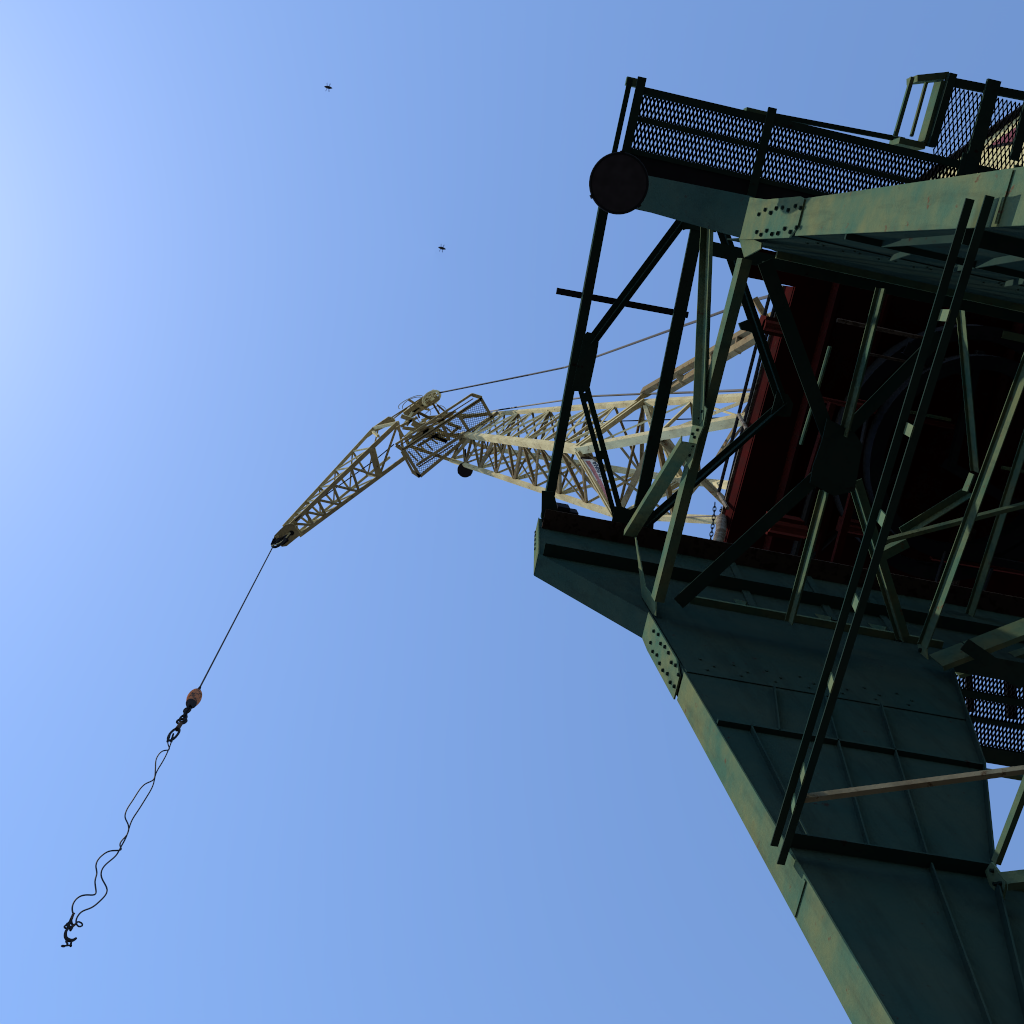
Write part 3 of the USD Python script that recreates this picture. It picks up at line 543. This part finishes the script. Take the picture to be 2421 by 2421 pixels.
for a, b, w, m_ in (((300, 700), (560, 560), .10, 'cream'), ((310, 540), (480, 600), .16, 'cream'), ((480, 640), (720, 770), .22, 'cream'), ((330, 720), (620, 760), .12, 'cream'), ((560, 480), (800, 600), .10, 'dcream'), ((620, 680), (960, 580), .12, 'cream'),
                    ((790, 340), (920, 560), .07, 'dcream'), ((860, 370), (1010, 500), .06, 'dcream'), ((560, 490), (590, 570), .06, 'dcream'), ((400, 690), (470, 600), .06, 'cream'), ((1120, 480), (880, 640), .08, 'dcream'), ((640, 800), (1010, 930), .14, 'cream'), ((1020, 650), (1230, 730), .12, 'cream'),
                    ((1230, 560), (1620, 510), .13, 'cream'), ((250, 700), (340, 860), .12, 'cream'), ((390, 880), (430, 1000), .12, 'cream'), ((480, 900), (800, 700), .12, 'fly'), ((560, 1000), (900, 800), .10, 'fly'), ((1050, 830), (1180, 720), .10, 'cream'), ((780, 800), (1010, 925), .16, 'cream'), ((420, 960), (760, 760), .06, 'cream')):
    hb(a, b, w, m_, 'head_beam', 42.6, .12)
for k in range(9):
    a = 420 + 75 * k; hb((a, 1080 - 58 * k), (a + 150, 1230 - 66 * k + 30 * (k % 2)), .06, 'fly', 'head_rung', 43.1, .06)

for i, q in ((1, (360, 860, 43.0)), (2, (420, 990, 43.0)), (0, (700, 560, 44.2)), (3, (640, 690, 44.2))):
    lace(T1[i], at(10, *q), AX, .13, 'cream', 'head_strut')
for a_, b_ in (((360, 860, 43.0), (700, 560, 44.2)), ((420, 990, 43.0), (640, 690, 44.2)), ((360, 860, 43.0), (420, 990, 43.0)), ((700, 560, 44.2), (640, 690, 44.2)), ((330, 700, 43.6), (480, 480, 44.5)), ((540, 760, 43.4), (820, 560, 44.4)), ((880, 700, 43.4), (1010, 520, 44.3)), ((420, 800, 43.3), (900, 640, 43.8)), ((620, 600, 44.0), (1150, 470, 44.4))):
    lace(at(10, *a_), at(10, *b_), AX, .09, 'cream', 'head_strut')
# ================================================================== fly jib
fj_t = lambda k, x, y, h: at(k, x, y, h)
B_ = [at(21, 1200, 500, 45.6), at(21, 1750, 380, 43.6), at(21, 1900, 1180, 43.6), at(21, 1560, 1165, 45.6)]
F_ = [at(15, 650, 740, 44.0), at(15, 860, 700, 43.6), at(15, 1120, 1000, 43.6), at(15, 1010, 960, 44.0)]
fly = thing('fly_jib', 'tapering dark cream fly jib reaching left from the jib head', 'fly jib', B_[2])
ax = unit(sum(F_) - sum(B_))
for i in range(4):
    w = (.13, .17, .15, .10)[i]; d = unit(F_[i] - B_[i]); s = unit(np.cross(d, UP)); n = np.cross(s, d); mb = MB(); mb.bar(B_[i], F_[i] + d * .1, s, n, -w / 2, w / 2, -w / 2, w / 2); mb.build('chord', 'fly', fly)
ts = [0.0, .29, .48, .655, .80, .92, 1.0]
ts = [0.245, .44, .615, .76, .88, 1.0]
fn = [[a + (b - a) * t for a, b in zip(B_, F_)] for t in ts]
def fl(a, b, w, name='brace', mat='fly'):
    d = unit(b - a); s = np.cross(d, UP); s = unit(s) if np.linalg.norm(s) > .05 else np.array([1.0, 0, 0]); n = np.cross(s, d); mb = MB(); mb.bar(a, b, s, n, -w / 2, w / 2, -w / 2, w / 2); return mb.build(name, mat, fly)
for k, N in enumerate(fn):
    fl(N[1], N[2], .25 if k == 0 else .10, 'batten'); fl(N[0], N[3], .08, 'batten'); fl(N[0], N[1], .06, 'post'); fl(N[3], N[2], .06, 'post')
    if k + 1 < len(fn):
        Q = fn[k + 1]
        fl(*((N[2], Q[1]) if k % 2 else (N[2], Q[1])), .085); fl(N[0], Q[3], .06)
        fl(Q[0], N[1], .06); fl(Q[3], N[2], .06)
fl(B_[1], fn[0][2], .09); fl(B_[0], B_[1], .12, 'batten'); fl(B_[1] , B_[2], .10, 'batten'); fl(B_[0] + (B_[1] - B_[0]) * .2, fn[0][3], .06)
# heavy bracket on the upper left chord
mb = MB(); mb.plate([at(21, *q, 45.5) for q in ((1190, 480), (1520, 250), (1620, 260), (1690, 330), (1640, 400), (1240, 590), (1060, 720), (1035, 690))], (0, 0, .18)); mb.build('hinge_bracket', 'fly', fly)
fl(at(21, 1180, 590, 45.2), at(21, 1300, 690, 43.7), .10, 'post', 'cream')
# tail beams and the back sheave
def t10(x, y, h=45.0): return at(10, x, y, h)
tl = MB(); tl.bar(t10(370, 530), t10(830, 180), unit(np.cross(t10(830, 180) - t10(370, 530), UP)), UP, -.13, .13, 0, .3); tl.build('tail_beam', 'fly', fly)
tl = MB(); tl.bar(t10(440, 540), t10(880, 260), unit(np.cross(t10(830, 180) - t10(370, 530), UP)), UP, -.10, .10, 0, .3); tl.build('tail_beam', 'fly', fly)
c = t10(775, 265, 44.9); pd = unit(t10(830, 180) - t10(370, 530)); sn = unit(np.cross(pd, UP) + UP * .9)
def sheave(c, n, R, name, parent, mat='cream', groove=.06):
    n = unit(n); a = unit(np.cross(n, UP + [.1, .2, 0])); b = np.cross(n, a); th = np.linspace(0, 2 * math.pi, 29)[:-1]; mb = MB()
    ringp = [c + R * (math.cos(t) * a + math.sin(t) * b) for t in th]; mb.tube(ringp, groove, 8, closed=True)
    for k in range(6):
        t = k * math.pi / 3; d = math.cos(t) * a + math.sin(t) * b; mb.tube([c + d * .06, c + d * (R - .02)], .035, 6)
    mb.disc(c - n * .07, n, .09, .14, 14); return mb.build(name, mat, parent)
sheave(c, sn, .38, 'sheave', fly)
for q in ([(290, 430), (330, 330), (540, 232), (640, 270)], [(330, 430), (400, 310), (560, 250), (660, 300)], [(640, 560), (760, 440), (880, 385), (960, 400), (1040, 510)], [(480, 470), (440, 480), (450, 400), (520, 330)], [(480, 540), (530, 620), (540, 700)],
          [(800, 340), (860, 360), (890, 420), (880, 470)], [(700, 390), (760, 470), (750, 520)], [(520, 530), (600, 650), (580, 700)]):
    P = np.array([t10(*p) for p in q]); from_t = np.linspace(0, len(P) - 1, 16)
    from scipy.interpolate import make_interp_spline
    Q = make_interp_spline(np.arange(len(P)), P, k=min(3, len(P) - 1))(from_t); mb = MB(); mb.tube(Q, .014, 6); mb.build('guard_hoop', 'fly', fly)
fl(t10(420, 285), t10(640, 420), .09, 'strap', 'cream'); fl(t10(640, 420), t10(745, 445), .08, 'strap', 'cream')
fl(t10(175, 555), t10(680, 230), .05, 'tie_rod'); fl(t10(200, 575), t10(400, 420), .05, 'tie_rod', 'cream')
# tip cheeks, sheave and guards
def t15(x, y, h=43.4): return at(15, x, y, h)
mb = MB(); mb.plate([t15(*q) for q in ((870, 690), (1110, 1010), (700, 1340), (560, 1365), (330, 1110), (345, 1040), (500, 880), (660, 730))], (0, 0, .03)); tp = mb.build('tip_plate', 'fly', fly)
mb = MB(); mb.disc(t15(835, 970, 43.36), UP, .10, .03, 20); mb.build('pin', 'dark', tp)
mb = MB(); mb.plate([t15(*q, 43.3) for q in ((600, 1030), (770, 950), (700, 1040), (620, 1050))], (0, 0, .03)); mb.build('lug', 'cream', tp)
mb = MB(); mb.plate([t15(*q, 43.3) for q in ((360, 1070), (450, 1020), (490, 1100), (400, 1130))], (0, 0, .03)); mb.build('lug', 'cream', tp)
mb = MB(); mb.plate([t15(*q, 43.25) for q in ((540, 1220), (720, 1110), (760, 1190), (560, 1340))], (0, 0, .04)); mb.build('lug', 'dark', tp)
d15 = unit(t15(300, 1320) - t15(900, 900)); cs = t15(480, 1190, 43.3); hn_ = unit(np.cross(d15, UP) + UP * .35)
sheave(cs, hn_, .34, 'sheave', fly, 'dark', .05)
for off in (0, 60):
    Q = [t15(800, 960 + off, 43.2), t15(600, 1180 + off, 43.1), t15(420, 1290 + off * 1.1, 43.0), t15(255 + off, 1325 + off, 43.0)]; Q = make_interp_spline(np.arange(4), np.array(Q), k=3)(np.linspace(0, 3, 14)); mb = MB(); mb.tube(Q, .022, 6); mb.build('guard_hoop', 'dark' if off else 'fly', fly)
mb = MB(); mb.tube([t15(255, 1300), t15(310, 1170), t15(360, 1150)], .03, 6); mb.tube([t15(300, 1150), t15(480, 1100)], .035, 6); mb.tube([t15(330, 1240), t15(430, 1220)], .05, 6); mb.build('rope_guard', 'dark', fly)

# ================================================================== luffing strut
lf = thing('luffing_strut', 'twin cream beam running up from the jib knee to the platform', 'luffing strut', at(3, 900, 745, 26.0))
def l3(x, y, h): return at(3, x, y, h)
A0, A1, D0, D1 = l3(865, 750, 26.2), l3(1885, 165, 20.5), l3(1060, 735, 25.2), l3(1760, 320, 20.5)
for a, b in ((A0, A1), (D0, D1)):
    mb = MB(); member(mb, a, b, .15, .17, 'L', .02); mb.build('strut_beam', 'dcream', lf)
for t in (.03, .22, .57, .80):
    a, b = A0 + (A1 - A0) * (t * .8 + .14), D0 + (D1 - D0) * t; mb = MB(); member(mb, a, b, .16, .05, 'B'); mb.build('spacer', 'dcream', lf)
mb = MB(); member(mb, at(17, 920, 910, 20.2), at(17, 1190, 1370, 20.0), .10, .10, 'L'); mb.build('strut_arm', 'dcream', lf)
mb = MB(); mb.plate([at(17, *q, 19.6) for q in ((1070, 1440), (1220, 1400), (1290, 1480), (1270, 1620), (1120, 1600))], (0, 0, .06)); mb.build('anchor_plate', 'dcream', lf)
mb = MB(); mb.plate([at(17, *q, 13.9) for q in ((590, 1450), (790, 1370), (900, 1640), (640, 1580))], (0, 0, .05)); mb.build('gusset_plate', 'green', gantry)

# ================================================================== ropes
def wire(name, pts, r, label, group=None, mat='rope'):
    mb = MB(); mb.tube(pts, r, 6); return solo(mb, name, mat, label, 'rope', group)
wire('wire_rope', [t10(890, 185, 44.9), l3(0, 600, 39), l3(275, 543, 36.5), l3(510, 463, 33.5), l3(1080, 258, 27.5), l3(1280, 190, 25.5), l3(1530, 98, 23.5), at(17, 880, 970, 22), at(17, 1260, 870, 20.5), at(17, 2200, 600, 18)], .032, 'upper dark wire rope running right from the back sheave of the fly jib')
wire('wire_rope', [at(10, 1640, 470, 43), l3(0, 832, 38), l3(250, 795, 34), l3(480, 762, 31), l3(860, 745, 28), l3(1240, 733, 25), l3(1725, 713, 20), l3(2300, 690, 17)], .030, 'dark wire rope lying just above the top chord of the cream jib')
wire('wire_rope', [l3(100, 966, 36), l3(820, 948, 30), l3(1250, 935, 26), l3(1620, 922, 21.5), l3(2000, 905, 18.5)], .018, 'thin wire rope running inside the lattice of the cream jib')
wire('wire_rope', [l3(1100, 1695, 24), l3(1190, 1683, 22), l3(1480, 1672, 19), l3(1900, 1660, 17.3)], .015, 'thin wire rope close to the lowest chord of the jib near the platform corner')
wire('wire_rope', [at(8, 860, 470, 43.8), at(8, 740, 570, 43.8), at(8, 340, 855, 43.6), at(8, 215, 970, 43.5)], .022, 'thin hoist rope running inside the fly jib lattice')
tip = at(15, 320, 1330, 43.0)
def atv(k, x, y, dz=0):
    "the point of a sight line that lies nearest to the plumb line under the jib tip"
    r = ray((k, x, y)); a = r[:2] / r[2]; h = (a @ tip[:2]) / (a @ a); return E0 + r * h / r[2]
ball_t, ball_b = atv(9, 1047, 150), atv(9, 990, 255)
wire('hoist_rope', [tip, ball_t], .026, 'long straight dark hoist rope hanging from the tip of the fly jib')
# chain near the platform corner
def chain(name, pts, n, L, r, label, mat='dark'):
    P = np.array(pts); d = np.r_[0, np.cumsum(np.linalg.norm(np.diff(P, axis=0), axis=1))]
    t = thing(name, label, 'chain', P[-1])
    for i in range(n):
        s = (i + .5) / n * d[-1]; c = np.array([np.interp(s, d, P[:, k]) for k in range(3)]); c2 = np.array([np.interp(min(s + .01, d[-1]), d, P[:, k]) for k in range(3)]); c1 = np.array([np.interp(max(s - .01, 0), d, P[:, k]) for k in range(3)])
        u = unit(c2 - c1); a = unit(np.cross(u, [.3, .9, .2])); b = np.cross(u, a); a = a if i % 2 else b
        Ln = d[-1] / n * .66; W_ = L
        th = np.linspace(0, 2 * math.pi, 15)[:-1]
        ring_ = [c + u * (math.cos(x) * Ln) + a * (math.sin(x) * W_) for x in th]; mb = MB(); mb.tube(ring_, r, 6, closed=True); mb.build('link', mat, t)
    return t
chain('safety_chain', [l3(1418, 1575, HP + .9), l3(1412, 1650, HP + .7), l3(1402, 1740, HP + .5), l3(1385, 1850, HP + .2), l3(1375, 1900, HP)], 11, .024, .008, 'slack dark chain hanging beside the grey corner post of the platform')
chain('safety_chain', [l3(1466, 1610, HP + .8), l3(1464, 1690, HP + .5)], 5, .022, .008, 'short chain hanging on top of the grey corner post of the platform')

# ================================================================== hook gear under the hoist rope
bt = ball_t; bb = ball_b; L = bt[2] - bb[2]
ball = trimesh.creation.icosphere(3); v = ball.vertices.copy(); rr = np.array([.185, .185, L / 2 * .98]); prof = 1 - .12 * np.clip(-v[:, 2], 0, 1)
v[:, :2] *= prof[:, None]; v = v * rr + (bt + bb) / 2
t = thing('overhaul_ball', 'rusty orange egg shaped weight on the hoist rope above the chain', 'weight', bb)
mb = MB(); mb.add(v, ball.faces); mb.build('body', 'orange', t, smooth=True)
mb = MB(); mb.tube([bb + UP * L * .16, bb - UP * .05], [.14, .07], 16); mb.build('socket', 'dark', t); mb = MB(); mb.tube([bt + UP * .25, bt - UP * .06], [.03, .06], 10); mb.build('rope_clamp', 'dark', t)
def link_at(mb, p, q, w, r, plane):
    "an oval link from p to q"
    c = (p + q) / 2; u = q - p; Lh = np.linalg.norm(u) / 2; u = unit(u); a = plane - u * (plane @ u); a = unit(a)
    th = np.linspace(0, 2 * math.pi, 17)[:-1]; mb.tube([c + u * math.cos(x) * Lh + a * math.sin(x) * w for x in th], r, 7, closed=True)
ex_, ey_ = right.copy(), np.cross(UP, right); ex_[2] = 0; ex_ = unit(ex_); ey_ = unit(np.cross(UP, ex_))
t = thing('chain', 'short heavy chain between the orange weight and the wire sling', 'chain', atv(9, 918, 400))
seq = [(9, 992, 250), (9, 978, 272), (9, 968, 292), (9, 955, 320), (9, 937, 352)]
for i, (a, b) in enumerate(zip(seq[:-1], seq[1:])):
    p, q = atv(*a), atv(*b); mb = MB(); e = unit(q - p) * .06; link_at(mb, p - e, q + e, .075, .028, ex_ if i % 2 else ey_); mb.build('link', 'dark', t)
mb = MB(); link_at(mb, atv(9, 943, 340), atv(9, 930, 372), .115, .03, ex_); mb.build('shackle', 'dark', t)
mb = MB(); mb.tube([atv(9, 935, 365), atv(9, 905, 410)], [.05, .06], 10); mb.build('swivel', 'rust', t)
mb = MB(); link_at(mb, atv(9, 910, 402), atv(9, 855, 485), .10, .03, ex_); mb.build('shackle', 'dark', t)
for dx in (-9, 12):
    mb = MB(); mb.tube([atv(9, 868 + dx, 440), atv(9, 852 + dx * 1.2, 492)], [.022, .03], 8); mb.build('rope_clamp', 'dark', t)
def sling(pts, label, amp):
    P = np.array([atv(9, *p) for p in pts]); s = np.r_[0, np.cumsum(np.linalg.norm(np.diff(np.array(pts, float), axis=0), axis=1))]
    Q = make_interp_spline(s, P, k=3)(np.linspace(0, s[-1], 140)); mb = MB(); mb.tube(Q, .015, 7); return solo(mb, 'sling_rope', 'rope', label, 'rope', smooth=40)
sling([(850, 485), (848, 520), (852, 545), (820, 552), (785, 575), (765, 610), (760, 660), (757, 710), (748, 745), (700, 772), (650, 820), (605, 890), (565, 955), (556, 1000), (575, 1045), (580, 1075), (572, 1110), (545, 1145), (522, 1190), (535, 1195), (552, 1165), (575, 1120)][:19] +
      [(530, 1212), (470, 1225), (410, 1250), (375, 1285), (360, 1330), (366, 1370), (354, 1430), (354, 1518), (300, 1522), (240, 1540), (208, 1580), (205, 1640)], 'wavy wire sling leg that bulges left on its way to the hook', 0)
sling([(868, 490), (848, 545), (800, 640), (762, 710), (748, 770), (700, 865), (640, 960), (600, 1025), (578, 1090), (560, 1140), (525, 1205), (500, 1250), (440, 1305), (400, 1355), (395, 1390), (415, 1440), (435, 1490), (390, 1560), (320, 1612), (265, 1635), (235, 1670), (228, 1712), (250, 1735), (270, 1725), (262, 1710), (228, 1715)], 'wavy wire sling leg on the right that ends in a small loop beside the hook', 0)
hk = thing('crane_hook', 'dark steel hook hanging at the bottom left with a small bow shackle under it', 'hook', atv(20, 560, 1600))
def a20(x, y): return atv(20, x, y)
mb = MB(); mb.tube([a20(800, 440), a20(700, 690)], [.022, .028], 10); mb.tube([a20(790, 450), a20(840, 470)], .022, 8); mb.build('sling_ferrule', 'rust', hk)
mb = MB(); mb.tube([a20(700, 690), a20(480, 900)], .016, 8); mb.tube([a20(720, 690), a20(740, 800), a20(780, 850)], .02, 8); mb.tube([a20(480, 900), a20(490, 940), a20(560, 970)], .017, 8); mb.tube([a20(580, 790), a20(600, 950)], .02, 8); mb.tube([a20(690, 720), a20(590, 960)], .022, 8); mb.build('swivel_block', 'dark', hk)
mb = MB(); mb.tube([a20(890, 800), a20(740, 910), a20(640, 960)], [.018, .025, .025], 9); mb.build('sling_ferrule', 'rust', hk)
mb = MB(); mb.tube([a20(650, 920), a20(720, 960), a20(690, 1040)], [.03, .035, .02], 9); mb.build('latch', 'dark', hk)
hp = [(640, 940), (590, 990), (540, 1060), (515, 1150), (515, 1230), (545, 1310), (620, 1370), (710, 1390), (800, 1370), (890, 1310)]
P = np.array([a20(*p) for p in hp]); Q = make_interp_spline(np.arange(len(P)), P, k=3)(np.linspace(0, len(P) - 1, 40)); mb = MB(); mb.tube(Q, np.interp(np.linspace(0, 1, 40), [0, .4, .7, 1], [.02, .028, .034, .02]), 12); mb.build('hook_body', 'dark', hk, smooth=40)
sh = thing('bow_shackle', 'small open bow shackle hanging from the crane hook', 'shackle', a20(560, 1600))
mb = MB(); P = np.array([a20(*p) for p in ((565, 1550), (575, 1480), (540, 1410), (620, 1370), (710, 1400), (715, 1480), (705, 1560))]); Q = make_interp_spline(np.arange(7), P, k=3)(np.linspace(0, 6, 30)); mb.tube(Q, .017, 8); mb.build('bow', 'dark', sh, smooth=40)
mb = MB(); mb.tube([a20(490, 1580), a20(720, 1550)], .014, 8); link_at(mb, a20(385, 1595), a20(490, 1580), .028, .012, UP + ey_ * .3); mb.tube([a20(700, 1590), a20(705, 1550)], .022, 8); mb.build('pin', 'dark', sh)

# ================================================================== floodlights
def flood(c, R, label, bracket):
    t = thing('floodlight', label, 'floodlight', c)
    th = np.linspace(0, 2 * math.pi, 49)[:-1]
    mb = MB(); mb.tube([c + UP * .004, c + UP * .03, c + UP * .24, c + UP * .34], [R, R * 1.0, R * .62, R * .2], 44); mb.build('housing', 'dark', t, smooth=30)
    mb = MB(); mb.disc(c + UP * .0, UP, R * .935, .003, 48); mb.build('lens', 'lens', t)
    mb = MB(); mb.tube([c + UP * .0 + R * .965 * np.array([math.cos(a), math.sin(a), 0]) for a in th], R * .042, 8, closed=True); mb.build('rim', 'dark', t, smooth=True)
    mb = MB()
    for a in (.6, 2.5, 4.6): d = np.array([math.cos(a), math.sin(a), 0]); mb.bar(c + d * R * .96, c + d * R * 1.04, np.cross(d, UP), UP, -.02, .02, -.02, .05)
    mb.build('clip', 'dark', t)
    mb = MB(); mb.tube([c + UP * .30, c + UP * .5, bracket], .03, 8); mb.build('stem', 'dark', t)
    return t
c = at(1, 688, 913, 11.75); flood(c, .31, 'large round dark floodlight under the left end of the green bracket and walkway', W(2.06, -1.0, 14.4))
c = at(10, 1287, 1358, 40.5); flood(c, .29, 'small far round floodlight hanging under the jib head walkway', at(10, 1290, 1050, 42.3))

# ================================================================== banner
bn = thing('banner', 'faded red and white cloth banner with dark letters tied to the jib knee', 'banner', at(22, 700, 1000, 25.2))
def bq(s, t):
    "s across from left to right edge, t along from the knee downwards"
    L_ = [(205, 165, 25.15), (440, 510, 24.9), (610, 800, 24.75), (780, 1060, 24.65), (1000, 1480, 24.6), (1150, 1780, 24.6)]
    R_ = [(690, 190, 25.75), (800, 420, 25.6), (880, 660, 25.45), (940, 930, 25.2), (1080, 1450, 24.85), (1180, 1790, 24.65)]
    x = t * (len(L_) - 1); i = min(int(x), len(L_) - 2); f = x - i
    a = np.array(L_[i]) * (1 - f) + np.array(L_[i + 1]) * f; b = np.array(R_[i]) * (1 - f) + np.array(R_[i + 1]) * f; c = a + (b - a) * s; return at(22, *c)
def strip(s0, s1, t0, t1, lift, ns=6, nt=30):
    g_ = np.array([[bq(s0 + (s1 - s0) * i / ns, t0 + (t1 - t0) * j / nt) - UP * lift for i in range(ns + 1)] for j in range(nt + 1)]).reshape(-1, 3)
    f = [];
    for j in range(nt):
        for i in range(ns):
            k = j * (ns + 1) + i; f += [[k, k + 1, k + ns + 2], [k, k + ns + 2, k + ns + 1]]
    f = np.array(f); n_ = len(g_)
    e = [];
    bd = [i for i in range(ns)] + [j * (ns + 1) + ns for j in range(nt)] + [nt * (ns + 1) + i for i in range(ns, 0, -1)] + [j * (ns + 1) for j in range(nt, 0, -1)]
    for a, b in zip(bd, bd[1:] + bd[:1]): e += [[a, a + n_, b + n_], [a, b + n_, b]]
    return np.vstack([g_, g_ + UP * .006]), np.vstack([f, f[:, ::-1] + n_, np.array(e)])
mb = MB(); mb.add(*strip(0, 1, 0, 1, 0)); mb.build('cloth', 'cloth', bn)
mb = MB(); mb.add(*strip(.10, .40, .05, .97, .012)); mb.add(*strip(.04, .5, .45, .80, .016)); mb.build('red_print', 'pink', bn)
tmx = meshkit.text_mesh('TUNNA', 1.0, .01, bold=True)
tv = np.array(tmx.vertices); span = tv[:, 0].max()
tmx = trimesh.Trimesh(tv, tmx.faces).subdivide_to_size(.35); tv = np.array(tmx.vertices)
P = []
for x, y, z in tv:
    t_ = .44 - (x / span) * .38; s_ = .80 - y * .30; P.append(bq(s_, t_) - UP * (.014 + z))
mb = MB(); mb.add(np.array(P), tmx.faces); mb.build('lettering', 'ink', bn)
mb = MB(); mb.tube([at(22, 190, 160, 25.15), at(22, 700, 160, 25.75)], .035, 8); mb.build('batten', 'rust', bn)

# ================================================================== two insects
def insect(c, d, Lb, label, sp):
    t = thing('flying_insect', label, 'insect', c); d = unit(d); s = unit(np.cross(d, UP)); u = np.cross(s, d)
    k = np.linspace(-1, 1, 13); rad = .17 * Lb * np.sqrt(np.clip(1 - np.abs(k) ** 2.2, .004, 1)) * (.75 + .25 * np.cos(k * 2.2))
    mb = MB(); mb.tube([c + d * Lb / 2 * x for x in k], rad, 10); mb.build('body', 'bug', t, smooth=True)
    for sg in (-1, 1):
        for off, w in ((.05, .07), (-.12, .05)):
            o = c + d * Lb * off; e = o + s * sg * Lb * sp + u * Lb * .1 + d * Lb * .1 * (1 if off > 0 else -1)
            mb = MB(); mb.plate([o - d * w * Lb * .5, o + d * w * Lb * .5, e + d * w * Lb * .9, e + s * sg * .1 * Lb, e - d * w * Lb * .9], u * .0006 * (1 if True else 1)); mb.build('wing', 'wing', t)
    return t
i0 = at(0, 720 + 905 * .0621, 160 + 750 * .0621, 1.9); insect(i0, at(0, 720 + 1050 * .0621, 160 + 780 * .0621, 1.9) - at(0, 720 + 770 * .0621, 160 + 720 * .0621, 1.9), .0135, 'dark flying insect with thin wings high in the sky near the top', .42)
i1 = at(0, 1000 + 870 * .05176, 540 + 905 * .05176, 1.9); insect(i1, at(0, 1000 + 1030 * .05176, 540 + 945 * .05176, 1.9) - at(0, 1000 + 710 * .05176, 540 + 860 * .05176, 1.9), .0135, 'dark flying insect with pale wings above the far end of the jib', .42)
